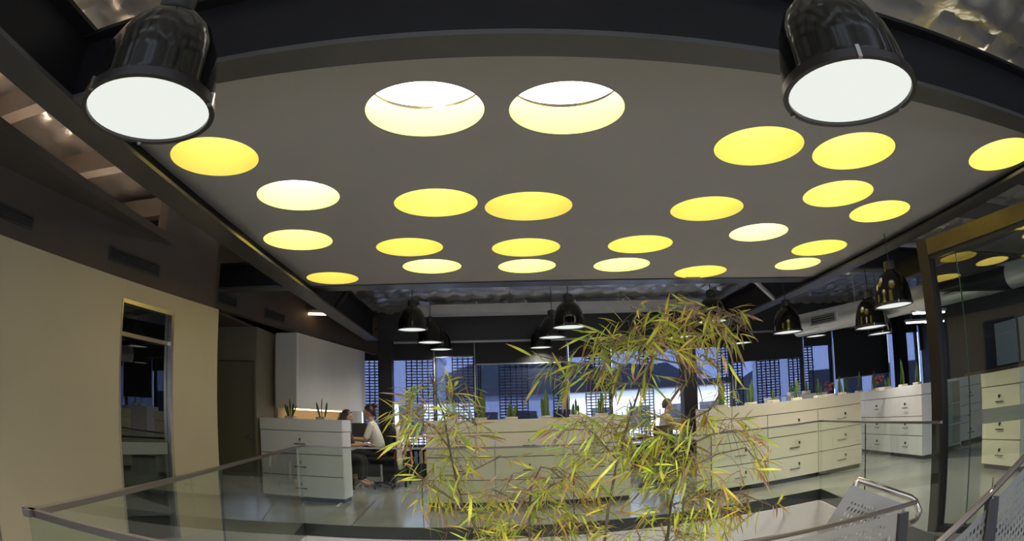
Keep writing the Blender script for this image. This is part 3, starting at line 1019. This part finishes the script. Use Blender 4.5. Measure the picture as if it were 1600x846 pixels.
Ystair = 3.0
t = thing('stair_balustrade', 'perforated steel stair balustrade with a bent tube handrail, beyond the void corner', 'balustrade')
a, b = at_y(1180, 846, Ystair), at_y(1432, 785, Ystair)
a = a - (b - a) * .25
MB().tube([a, b], .016, 8).build('flat_rail', M['rail'], t, 40)
po = at_y(1411, 801, Ystair)
MB().bb((po.x - .04, Ystair - .02, -3.2), (po.x + .04, Ystair + .02, po.z)).build('post', M['bronzed'], t)
MB().tube([(po.x, Ystair, po.z), (po.x + .0, Ystair, b.z)], .008, 6).build('stem', M['stainless'], t)
m = MB()
perforated(m, (a.x, Ystair, b.z - .62), (1, 0, 0), (0, 0, 1), po.x - .05 - a.x, .585)
m.build('perforated_panel', M['perf'], t)
# rising flight with its own sheet and round handrail behind it
T0, T1 = at_y(1340, 750, Ystair + .35), at_y(1428, 780, Ystair + .22)
T2 = at_y(1437, 800, Ystair + .2)
T3 = at_y(1424, 817, Ystair + .16)
pts = [T0 + Vector((-.02, .0, -.06)), T0 + Vector((-.012, 0, -.015)), T0, T0.lerp(T1, .5), T0.lerp(T1, .93), T1 + Vector((.015, 0, -.02)), T2, T2.lerp(T3, .5) + Vector((.012, 0, -.01)), T3, T3 + Vector((-.05, -.02, .005))]
MB().tube(pts, .024, 12).build('tube_handrail', M['stainless'], t, 60)
sl = (T1 - T0)
q0 = at_y(1330, 758, Ystair + .3)
q1 = at_y(1418, 790, Ystair + .22)
q3 = at_y(1270, 850, Ystair + .3)
m = MB()
ux = (q1 - q0)
uz = (q0 - q3).normalized()
H_ = (q0 - q3).length
perforated(m, q3, ux, uz, ux.length, H_, cell=(.030, .046), margin=.06)
m.build('perforated_panel', M['perf'], t)

t = thing('stair_balustrade', 'perforated steel stair balustrade rising to the right in the bottom right corner', 'balustrade')
a, b = at_y(1470, 846, 1.6), at_y(1600, 715, 1.62)
d_ = (b - a)
a, b = a - d_ * .5, b + d_ * .8
MB().tube([a, b], .016, 8).build('flat_rail', M['rail'], t, 40)
for pp in (1549, ):
    po = at_y(pp, 778, 1.61)
    MB().bb((po.x - .030, 1.585, -.6), (po.x + .030, 1.625, po.z)).build('post', M['bronzed'], t)
    MB().tube([(po.x, 1.605, po.z - .01), (po.x, 1.605, po.z + .08)], .006, 6).build('stem', M['stainless'], t)
m = MB()
perforated(m, a + Vector((0, 0, -.75)), d_, Vector((0, 0, 1)), (b - a).length, .70, cell=(.026, .034), margin=.02)
m.build('perforated_panel', M['perf'], t)

# ------------------------------------------------------------------ bamboo
LEAFMESH = []
for mi, lm in enumerate(LEAFM):
    for bend in (.10, .28):
        m = MB()
        n = 6
        for i in range(n + 1):
            u = i / n
            ww = .054 * (math.sin(PI * min(1, u * .92 + .06)) ** .8) * (1 - .35 * u)
            if i == n:
                ww = .002
            z = -bend * u * u
            m.v += [(u, -ww, z + ww * .35), (u, 0, z), (u, ww, z + ww * .35)]
        for i in range(n):
            k = i * 3
            m.f += [(k, k + 3, k + 4, k + 1), (k + 1, k + 4, k + 5, k + 2)]
            m.mi += [0, 0]
        LEAFMESH.append(m.mesh('leaf', lm, 70))
BR = random.Random(11)


def bamboo(label, culm_px, Y, clusters, branches=()):
    """culm_px: list of image points of the main stem; clusters: (px, py, spread x, spread y, fans, lean) of leaf sprays"""
    pts = [at_y(px, py, Y) for px, py in culm_px]
    root = Vector((pts[0].x + (pts[0].x - pts[1].x) * 1.0, Y, -3.2))
    t = thing('bamboo', label, 'bamboo', root, 0, 'bamboo plants in the void')
    loc = [p - root for p in pts]
    MB().tube([Vector((0, 0, 0)), loc[0] * .5] + loc, [.012, .011] + [.0085 - .006 * i / len(loc) for i in range(len(loc))], 7).build('culm', M['culm'], t, 60)
    tw = MB()
    curves = [loc]
    for bl in branches:
        bp = [at_y(px, py, Y + dy) - root for px, py, dy in bl]
        curves.append(bp)
        tw.tube(bp, [.006 - .0035 * i / len(bp) for i in range(len(bp))], 5)
    leaves = []
    allp = []
    for c_ in curves:
        for i in range(len(c_) - 1):
            for k in range(6):
                allp.append(c_[i].lerp(c_[i + 1], k / 6))
        allp.append(c_[-1])
    for (px, py, sx, sy, nf, lean) in clusters:
        for _ in range(max(1, round(nf * .87))):
            r_, a_ = math.sqrt(BR.random()), BR.uniform(0, 2 * PI)
            P_ = at_y(px + r_ * sx * math.cos(a_), py + r_ * sy * math.sin(a_), Y + BR.uniform(-.35, .35)) - root
            near = min(allp, key=lambda q: (q - P_).length + BR.uniform(0, .1))
            mid = near.lerp(P_, .5) + Vector((0, 0, .02))
            if (near - P_).length < 1.0:
                tw.tube([near, mid, P_], [.0020, .0016, .0011], 4, caps=False)
            out = (P_ - near)
            base = math.atan2(out.z, out.x) if out.length > .05 else BR.choice((0, PI))
            hdir_ = 1 if math.cos(base) + lean + BR.uniform(-.6, .6) > 0 else -1
            elev = BR.gauss(-.28, .40)
            yaw_ = BR.gauss(0, .7)
            D = Vector((hdir_ * math.cos(elev) * math.cos(yaw_), math.cos(elev) * math.sin(yaw_), math.sin(elev)))
            tl = BR.uniform(.05, .13)
            E_ = P_ + D * tl
            tw.tube([P_, E_], [.0014, .0009], 4, caps=False)
            nl = BR.randint(3, 6)
            side_ = D.cross(Vector((0, 0, 1))).normalized()
            for k in range(nl):
                u = (k + 1) / nl
                ang = (0 if k == nl - 1 else (1 if k % 2 else -1) * BR.uniform(.35, .95)) + BR.gauss(0, .12)
                drp = BR.gauss(.22, .28)
                d = D * math.cos(ang) + (side_ * BR.uniform(-.6, .6) + Vector((0, 0, 1)) * .8).normalized() * math.sin(ang) - Vector((0, 0, 1)) * drp
                ln = BR.choice((.06, .08, .10, .11, .12, .14, .165)) * BR.uniform(.85, 1.12)
                leaves.append((ln, P_.lerp(E_, u), d, BR.uniform(-1.2, 1.2)))
    tw.build('branches', M['twig'], t)['kind'] = 'stuff'
    leaves.sort(key=lambda q: -q[0])
    rest = {}
    for i, (ln, P_, d, roll) in enumerate(leaves):
        xax = d.normalized()
        yax = Vector((0, 0, 1)).cross(xax)
        if yax.length < .05:
            yax = Vector((0, 1, 0))
        yax.normalize()
        Rm = Matrix((xax, yax, xax.cross(yax))).transposed() @ Matrix.Rotation(roll, 3, 'X')
        w_ = BR.random()
        ci = 0 if w_ < .34 else 1 if w_ < .54 else 2 if w_ < .71 else 3 if w_ < .84 else 4
        me = LEAFMESH[ci * 2 + BR.randint(0, 1)]
        mw = Matrix.Translation(P_) @ Rm.to_4x4() @ Matrix.Diagonal((ln, ln * 1.05, ln, 1))
        if i < 290:
            o = link('leaf', me, t)
            o.matrix_local = mw
        else:
            rest.setdefault(ci, MB()).add([mw @ v.co for v in me.vertices], [tuple(p_.vertices) for p_ in me.polygons], ci)
    if rest:
        mm = MB()
        for r_ in rest.values():
            mm.add(r_.v, r_.f)
            mm.mi[-len(r_.f):] = r_.mi
        o = mm.build('leaves', LEAFM, t)
        o['kind'] = 'stuff'


bamboo('slender bamboo on the left, its tip in front of the left window bay', [(752, 850), (738, 812), (722, 790), (712, 745), (702, 700), (694, 650), (680, 615), (672, 585)], 3.25, [
    (685, 600, 42, 16, 9, 0), (676, 636, 52, 22, 16, 0), (700, 668, 52, 22, 17, .2), (700, 710, 48, 24, 15, 0), (705, 760, 52, 30, 20, 0), (740, 780, 50, 26, 12, .3),
    (648, 670, 22, 22, 7, -.6), (710, 590, 10, 5, 2, .5), (655, 605, 12, 8, 2, -.5), (720, 835, 60, 14, 8, 0), (780, 715, 20, 6, 1, .5)],
    [[(702, 700, 0), (680, 670, .05), (650, 650, .1)], [(694, 650, 0), (720, 650, -.05), (745, 665, -.1)], [(722, 790, 0), (690, 770, 0), (670, 760, 0)], [(712, 745, 0), (740, 735, .1), (780, 715, .1)]])
bamboo('low bamboo sprays in the middle at the bottom of the picture', [(828, 850), (827, 800), (830, 760), (845, 730), (870, 735)], 3.4, [
    (830, 760, 60, 26, 24, 0), (800, 790, 60, 28, 22, 0), (860, 800, 60, 30, 22, 0), (900, 770, 50, 36, 16, 0), (840, 832, 90, 16, 26, 0), (780, 830, 50, 14, 10, 0), (870, 745, 50, 12, 8, .2)],
    [[(827, 800, 0), (800, 780, .1), (770, 765, .15)], [(827, 800, 0), (860, 760, -.1), (900, 740, -.1)]])
bamboo('tallest bamboo, arching to a drooping crown in front of the far lamps', [(944, 850), (950, 800), (957, 760), (965, 720), (982, 660), (1002, 600), (1020, 560), (1050, 520), (1085, 495), (1130, 490)], 3.2, [
    (1085, 505, 70, 26, 34, .2), (1120, 488, 45, 18, 14, .7), (1040, 495, 55, 22, 18, -.4), (1010, 520, 55, 24, 18, -.5), (1050, 545, 70, 24, 22, 0), (960, 530, 40, 18, 9, -.8),
    (940, 570, 50, 22, 16, -.5), (870, 566, 30, 12, 6, -1), (890, 590, 25, 10, 4, -1), (1000, 480, 25, 10, 4, -.2), (985, 590, 40, 22, 10, 0), (1010, 550, 40, 24, 10, 0),
    (1080, 580, 35, 22, 7, .2), (1120, 560, 25, 14, 4, .8), (920, 660, 50, 18, 11, -.4), (960, 650, 50, 22, 14, 0), (925, 710, 40, 26, 10, -.3), (960, 690, 40, 24, 9, 0), (1000, 640, 40, 20, 9, 0)],
    [[(1002, 600, 0), (950, 600, .05), (912, 588, .1), (880, 566, .1), (840, 556, .1)], [(1020, 560, 0), (980, 535, -.05), (930, 535, -.1)], [(1050, 520, 0), (1010, 495, .1), (985, 480, .1)],
     [(1085, 495, 0), (1120, 480, -.1), (1160, 500, -.15)], [(1130, 490, 0), (1165, 510, .05), (1185, 535, .05)], [(965, 720, 0), (930, 680, .1), (905, 660, .1)], [(1020, 560, 0), (1070, 570, .1), (1110, 590, .1)]])
bamboo('bushy bamboo on the right in front of the gap between the cabinet rows', [(1042, 850), (1048, 790), (1058, 740), (1066, 700), (1072, 660), (1080, 640)], 3.3, [
    (1060, 668, 60, 26, 26, 0), (1045, 705, 60, 30, 36, 0), (1075, 740, 60, 30, 30, 0), (1030, 750, 46, 30, 18, 0), (1125, 650, 26, 20, 8, .8), (1150, 675, 30, 12, 6, .8), (1105, 785, 55, 24, 26, .2),
    (1170, 715, 30, 20, 8, .8), (1140, 780, 40, 20, 14, .5), (1060, 800, 60, 24, 26, 0), (1030, 835, 70, 14, 22, 0), (1110, 830, 40, 18, 10, 0), (1200, 790, 12, 8, 2, .5), (1000, 690, 20, 20, 5, -.5), (1130, 610, 20, 14, 3, .3)],
    [[(1066, 700, 0), (1110, 680, -.05), (1150, 672, -.1)], [(1058, 740, 0), (1120, 710, .05), (1165, 700, .05), (1195, 735, .05)], [(1048, 790, 0), (1110, 770, 0), (1160, 772, 0), (1203, 790, 0)], [(1072, 660, 0), (1110, 640, .1), (1130, 605, .1)]])

# ------------------------------------------------------------------ people
def skin_mesh(name, nodes, edges, m, parent, sub=2):
    me = bpy.data.meshes.new(name)
    me.from_pydata([n[0] for n in nodes], edges, [])
    me.materials.append(m)
    o = link(name, me, parent)
    o.modifiers.new('skin', 'SKIN').use_smooth_shade = True
    sk = me.skin_vertices[0].data
    for i, n in enumerate(nodes):
        r = n[1]
        sk[i].radius = r if isinstance(r, tuple) else (r, r)
    sk[0].use_root = True
    s_ = o.modifiers.new('sub', 'SUBSURF')
    s_.levels = s_.render_levels = sub
    return o


def person(label, loc, rz, pose, shirt, trousers, hair, scale=1.0, bun=False, longhair=False):
    """pose 'sit' or 'stand'; the figure faces local +x"""
    t = thing('person', label, 'person', loc, rz)
    t.scale = (scale,) * 3
    sit = pose == 'sit'
    hp = .50 if sit else .93                                   # hip height
    lean = .10 if sit else .06
    sh = hp + .50
    nk = Vector((lean + .02, 0, sh + .07))
    hd = Vector((lean + .06, 0, sh + .21))
    nodes, edges = [], []

    def N(p, r, link_to=None):
        nodes.append((Vector(p), r))
        if link_to is not None:
            edges.append((link_to, len(nodes) - 1))
        return len(nodes) - 1
    pel = N((0, 0, hp), .11)
    wst = N((.03, 0, hp + .18), .088, pel)
    chs = N((lean * .8, 0, hp + .38), .100, wst)
    ne = N(nk - Vector((0, 0, .03)), .046, chs)
    N(hd - Vector((.01, 0, .07)), .055, ne)
    body_legs = []
    arms = []
    for s in (-1, 1):
        hip = N((.02, s * .09, hp - .04), .085, pel)
        if sit:
            kn = N((.43, s * .11, hp), .062, hip)
            an = N((.40, s * .11, .09), .042, kn)
            N((.50, s * .11, .04), .035, an)
            N((.58, s * .11, .035), .028, len(nodes) - 1)
        else:
            kn = N((.04, s * .10, .50), .062, hip)
            an = N((-.01, s * .10, .09), .042, kn)
            N((.10, s * .10, .04), .035, an)
            N((.18, s * .10, .03), .028, len(nodes) - 1)
        body_legs.append((hip, kn, an))
        so = N((lean, s * .17, sh - .03), .055, chs)
        el = N((lean + .10, s * .23, sh - .29), .042, so)
        wr = N((lean + .34, s * .16, sh - .27), .027, el)
        pm = N((lean + .41, s * .15, sh - .265), .030, wr)
        arms.append((so, el, wr))
        for k in range(4):
            yy = s * (.15 + (k - 1.5) * .021)
            ln = (.075, .09, .085, .065)[k]
            f1 = N((lean + .445, yy, sh - .262), .0095, pm)
            f2 = N((lean + .445 + ln * .55, yy, sh - .268), .0085, f1)
            N((lean + .445 + ln * .9, yy, sh - .29), .0075, f2)
        th = N((lean + .40, s * .115, sh - .262), .011, pm)
        N((lean + .45, s * .095, sh - .27), .009, th)
    skin_mesh('body', nodes, edges, M['skin'], t)
    # clothes follow the body, a little larger
    def sub(idx_edges, grow, name, m):
        ids = sorted({i for e_ in idx_edges for i in e_})
        mp = {i: k for k, i in enumerate(ids)}
        skin_mesh(name, [(nodes[i][0], nodes[i][1] + grow + (.036 if i in (pel, wst, chs) else 0)) for i in ids], [(mp[a_], mp[b_]) for a_, b_ in idx_edges], m, t)
    se = [(pel, wst), (wst, chs), (chs, ne)]
    for so, el, wr in arms:
        se += [(chs, so), (so, el)]
    sub(se, .014, 'shirt', shirt)
    te = []
    for hip, kn, an in body_legs:
        te += [(pel, hip), (hip, kn), (kn, an)]
    sub(te, .016, 'trousers', trousers)
    # head with face
    h = MB()
    n_, m_ = 24, 18
    for i in range(m_ + 1):
        a_ = PI * i / m_
        for k in range(n_):
            b_ = 2 * PI * k / n_
            x, y, z = .098 * math.sin(a_) * math.cos(b_), .076 * math.sin(a_) * math.sin(b_), .118 * math.cos(a_)
            if z < 0:
                y *= 1 + z * 2.4
                x *= 1 + z * (.8 if x > 0 else 2.6)
            if x > 0:
                x += .030 * math.exp(-((y / .013) ** 2) - ((z + .008) / .024) ** 2)          # nose
                x += .010 * math.exp(-((y / .03) ** 2) - ((z + .055) / .012) ** 2)           # lips
                x -= .010 * math.exp(-((abs(y) - .032) / .016) ** 2 - ((z - .015) / .014) ** 2)  # eye sockets
                x += .014 * math.exp(-((y / .03) ** 2) - ((z + .105) / .02) ** 2)            # chin
            h.v.append((x, y, z))
    h.f = [(i * n_ + k, (i + 1) * n_ + k, (i + 1) * n_ + (k + 1) % n_, i * n_ + (k + 1) % n_) for i in range(m_) for k in range(n_)]
    h.mi = [0] * len(h.f)
    for s in (-1, 1):
        h.ball((-.005, s * .078, -.005), (.018, .010, .032), 10, 6)
    head = h.build('head', M['skin'], t, 60)
    head.location = hd
    for s in (-1, 1):
        MB().ball((.083, s * .032, .014), (.010, .014, .009), 10, 6).build('eye', M['eye'], head, 60)
    MB().ball((.094, 0, -.055), (.010, .024, .008), 10, 6).build('mouth', M['lip'], head, 60)
    hr = MB()
    for i in range(11):
        a_ = i / 10
        for k in range(24):
            b_ = 2 * PI * k / 24
            aa = a_ * math.radians(90 - 38 * math.cos(b_) + (6 if longhair or bun else 0))
            r_ = 1.10
            hr.v.append((-.010 + .104 * r_ * math.sin(aa) * math.cos(b_), .083 * r_ * math.sin(aa) * math.sin(b_), .012 + .118 * r_ * math.cos(aa)))
    hr.f = [(i * 24 + k, (i + 1) * 24 + k, (i + 1) * 24 + (k + 1) % 24, i * 24 + (k + 1) % 24) for i in range(10) for k in range(24)]
    hr.mi = [0] * len(hr.f)
    if bun:
        hr.ball((-.105, 0, .118), (.045, .045, .042), 12, 8)
    if longhair:
        hr.tube([(-.05, 0, .06), (-.09, 0, -.05), (-.10, 0, -.18), (-.09, 0, -.30)], [.085, .09, .085, .05], 14)
        for s in (-1, 1):
            hr.tube([(-.02, s * .06, .06), (-.03, s * .085, -.05), (-.03, s * .09, -.16), (-.02, s * .08, -.26)], [.04, .042, .038, .02], 10)
    hr.build('hair', hair, head, 60)
    return t


def chair(label, loc, rz, orange=True, seat=.50):
    t = thing('office_chair', label, 'chair', loc, rz, 'office chairs')
    MB().rbox((0, 0, seat - .05), (.48, .48, .07), .02).build('seat', M['black'], t)
    m = MB()
    m.rbox((-.25, 0, seat + .34), (.05, .44, .52), .018)
    m.build('backrest', M['black'], t)
    MB().tube([(-.10, 0, seat - .08), (-.27, 0, seat - .04), (-.28, 0, seat + .2)], .018, 8).build('back_support', M['orange'] if orange else M['darkmetal'], t)
    MB().tube([(0, 0, .09), (0, 0, seat - .08)], .025, 10).build('gas_column', M['chrome'], t)
    for k in range(5):
        a_ = 2 * PI * k / 5
        e_ = Vector((.28 * math.cos(a_), .28 * math.sin(a_), .07))
        l_ = MB().tube([(0, 0, .11), e_], [.022, .014], 8).build('leg', M['darkmetal'], t)
        MB().tube([e_ + Vector((-.015, 0, -.035)), e_ + Vector((.015, 0, -.035))], .034, 12).build('caster', M['charcoal'], l_)
    return t


PY_ = 11.9
wp = at_y(584, 660, PY_)
person('seated woman with dark bun and white short-sleeved shirt facing left', (wp.x + .09, PY_, .16), PI, 'sit', M['shirtw'], M['black'], M['hair'], 1.10, bun=True)
chair('office chair with orange bracket under the seated woman in white', (wp.x + .12, PY_, 0), PI, True, .64)
t = thing('jacket', 'beige jacket hung over the back of the seated woman chair', 'jacket', (wp.x + .12 + .30, PY_, .62), 0)
m = MB()
for i in range(7):
    u = i / 6
    for k in range(9):
        v_ = k / 8 - .5
        m.v.append((.03 + .02 * math.sin(k * 2.1 + i) + .05 * u, v_ * (.50 + .06 * u), .62 - .85 * u + .02 * math.sin(k * 1.7)))
for i in range(6):
    for k in range(8):
        m.f.append((i * 9 + k, i * 9 + k + 1, (i + 1) * 9 + k + 1, (i + 1) * 9 + k))
        m.mi.append(0)
o = m.build('cloth', M['jacket'], t, 60)
sd = o.modifiers.new('thick', 'SOLIDIFY')
sd.thickness = .02
wp1 = at_y(530, 657, 11.2)
person('seated woman with long dark hair, seen over the white cabinet', (wp1.x - .05, 11.35, .10), -.05, 'sit', M['plum'], M['black'], M['hair'], 1.06, longhair=True)
chair('office chair of the long-haired woman behind the white cabinet', (wp1.x - .08, 11.35, 0), -.05, True, .56)
t = thing('desk', 'office desk between the two seated women', 'desk', ((wp.x + wp1.x) / 2 + .02, 12.35, 0), 0)
MB().bb((-.30, -.3, .72), (.85, .45, .75)).build('top', M['desk'], t)
for sx in (-.25, .8):
    for sy in (-.25, .4):
        MB().bb((sx - .02, sy - .02, 0), (sx + .02, sy + .02, .72)).build('leg', M['charcoal'], t)
t = thing('monitor', 'black monitor on the desk between the two women', 'monitor', ((wp.x + wp1.x) / 2 - .05, 12.35, .75), .6)
MB().bb((-.10, -.08, 0), (.10, .08, .012)).build('base', M['charcoal'], t)
MB().bb((-.02, -.01, .012), (.02, .01, .25)).build('stand', M['charcoal'], t)
MB().bb((-.25, -.02, .22), (.25, .01, .52)).build('screen', M['charcoal'], t)

mp_ = at_y(1043, 634, 10.9)
person('man in a grey shirt standing behind the bamboo, facing right', (mp_.x - .1, 10.9, 0), .15, 'stand', M['shirtg'], M['black'], M['hairm'], (mp_.z + .12) / 1.765)
chair('empty office chair in the gap between the middle and right cabinets', (2.75, 10.6, 0), 2.0, False, .50)
t = thing('desk', 'work desk under the windows behind the bamboo', 'desk', (2.6, 12.2, 0))
MB().bb((-.9, -.4, .72), (1.6, .4, .75)).build('top', M['desk'], t)
for sx in (-.85, 1.55):
    MB().bb((sx - .02, -.38, 0), (sx + .02, .38, .72)).build('leg', M['charcoal'], t)
# low shelf with files under the left windows
t = thing('low_bookcase', 'low dark bookcase under the left windows', 'bookcase', (-1.9, 13.5, 0))
MB().bb((-.1, 0, 0), (-.08, .32, .72)).bb((1.6, 0, 0), (1.62, .32, .72)).bb((-.08, .30, 0), (1.6, .32, .72)).build('carcass', M['charcoal'], t)
for z in (.04, .36, .70):
    MB().bb((-.08, 0, z), (1.6, .30, z + .02)).build('shelf', M['charcoal'], t)
cols = ['book1', 'book2', 'book4', 'book3']
names = dict(book1='dark red', book2='ochre', book4='grey', book3='blue')
for k in range(8):
    c_ = cols[(k * 3) % 4]
    o = MB().bb((0, 0, 0), (.07, .24, .27)).build('file_folder', M[c_])
    o.location = (-1.9 + .05 + .11 * k, 13.53, .38)
    tag(o, '%s file folder, %s from the left in the low bookcase' % (names[c_], ORD[k]), 'folder', 'folders in the low bookcase')

# batten lights on the far right and over the left recess
def batten(px, py, z, ln, rz, label, m='tube'):
    p = at_z(px, py, z)
    t = thing('batten_light', label, 'lamp', (p.x, p.y, z), rz, 'batten lights')
    MB().bb((-ln / 2, -.04, .02), (ln / 2, .04, .07)).build('housing', M['pale'], t)
    MB().tube([(-ln / 2 + .03, 0, .0), (ln / 2 - .03, 0, .0)], .02, 8).build('tube', M[m], t)
    for sx in (-1, 1):
        MB().tube([(sx * ln / 4, 0, .07), (sx * ln / 4, 0, 4.05 - z)], .005, 4).build('hanger', M['pale'], t)


batten(1452, 489, 2.6, 1.0, 0, 'upper white batten light left of the bronze frame')
batten(1460, 503, 2.7, .8, 0, 'lower white batten light left of the bronze frame')
batten(1433, 504, 2.7, .8, 0, 'bluish white batten light by the far dark blind')
batten(1548, 507, 2.6, 1.0, 0, 'batten light seen through the office glass')
batten(487, 491, 3.2, .9, .2, 'warm batten light over the left recess', 'warm')

# ------------------------------------------------------------------ outside
struct('ground', MB().bb((-60, YW + .3, -.5), (60, 120, -.4)), M['asphalt'])
SC = [(569, 594), (635, 677), (707, 740), (744, 751), (780, 824), (864, 886), (915, 952), (1000, 1020), (1122, 1142), (1146, 1160), (1183, 1218), (1233, 1254), (1257, 1271)]
for k, (a_, b_) in enumerate(SC):
    Y = YW + .9
    xa, xb = X(a_, 590, Y), X(b_, 590, Y)
    t = thing('sunscreen', 'dark louvred sunscreen panel outside the far windows, %s from the left' % (ORD + ['thirteenth'])[k], 'sunscreen', (xa, Y, -.4), 0, 'sunscreen panels outside')
    n = max(2, round((xb - xa) / .13))
    for i in range(n + 1):
        x = (xb - xa) * i / n
        MB().bb((x - .012, -.02, 0), (x + .012, .02, 4.2)).build('upright', M['screen'], t)
    m = MB()
    for i in range(44):
        m.box(((xb - xa) / 2, .03, .9 + i * .072), (xb - xa, .03, .016), Matrix.Rotation(.5, 3, 'X'))
    m.build('slats', M['screen'], t)['kind'] = 'stuff'
t = thing('picket_fence', 'steel picket fence outside beyond the windows', 'fence', (0, 18, -.4))
for z in (.25, 1.55):
    MB().bb((-8, -.02, z), (10, .02, z + .05)).build('rail', M['fence'], t)
pk = MB().bb((-.012, -.012, 0), (.012, .012, 1.8)).mesh('picket', M['fence'])
for k in range(110):
    o = link('picket', pk, t)
    o.location = (-8 + k * .165, 0, 0)
t = thing('building', 'pale blue-grey building beyond the left windows', 'building', (-9.5, 27, -.4))
MB().bb((0, 0, 0), (7.0, 6, 4.6)).build('walls', M['render'], t)
MB().bb((-.1, -.1, 4.6), (7.1, 6, 4.8)).build('parapet', M['render'], t)
for k in range(4):
    MB().bb((.6 + k * 1.6, -.03, 1.0), (1.7 + k * 1.6, 0, 2.4)).build('window', M['charcoal'], t)
t = thing('building', 'long white building beyond the middle windows', 'building', (-2, 34, -.4))
MB().bb((0, 0, 0), (16, 6, 3.0)).build('walls', M['render'], t)
MB().prism([(-.2, -.3), (16.2, -.3), (16.2, 6), (-.2, 6)], 3.0, 3.4).build('roof', M['roofdark'], t)
for k in range(7):
    MB().bb((1 + k * 2.1, -.03, .9), (2.2 + k * 2.1, 0, 2.1)).build('window', M['charcoal'], t)
t = thing('building', 'pale building beyond the right windows', 'building', (16, 30, -.4))
MB().bb((0, 0, 0), (16, 6, 5)).build('walls', M['render'], t)
MB().bb((-.1, -.1, 5), (16.1, 6, 5.3)).build('parapet', M['bluewall'], t)
for k in range(6):
    MB().bb((1 + k * 2.4, -.03, 1.5), (2.4 + k * 2.4, 0, 3.2)).build('window', M['charcoal'], t)
hm = MB()
nh = 60
for i in range(nh + 1):
    x = -70 + 160 * i / nh
    zt = 5.5 + 4.5 * math.exp(-((x - 4) / 16) ** 2) + 1.2 * math.sin(x * .35) + .5 * math.sin(x * 1.1)
    hm.v += [(x, 70, -.4), (x, 74, zt * .7), (x, 82, zt)]
for i in range(nh):
    k = i * 3
    hm.f += [(k, k + 3, k + 4, k + 1), (k + 1, k + 4, k + 5, k + 2)]
    hm.mi += [0, 0]
tag(struct('hill', hm, M['hill'], smooth=60))
# parked car
cp = at_y(912, 640, 21)
t = thing('car', 'white car parked outside behind the small snake plants', 'car', (cp.x, 21, -.4))
body = MB()
prof = [(-2.1, .35), (-2.1, .8), (-1.9, .95), (-1.1, 1.0), (-.6, 1.45), (.9, 1.48), (1.6, 1.02), (2.0, .9), (2.1, .6), (2.1, .35)]
for y in (-.8, .8):
    body.v += [(x, y, z) for x, z in prof]
n = len(prof)
body.f = [tuple(range(n)), tuple(reversed(range(n, 2 * n)))] + [(i, n + i, n + (i + 1) % n, (i + 1) % n) for i in range(n)]
body.mi = [0] * len(body.f)
body.build('body', M['carpaint'], t)
MB().prism([(-.55, -.82), (.85, -.82), (.85, -.805), (-.55, -.805)], 1.03, 1.40).build('side_window', M['charcoal'], t)
for x in (-1.3, 1.3):
    MB().tube([(x, -.82, .33), (x, -.62, .33)], .33, 20).build('wheel', M['charcoal'], t)
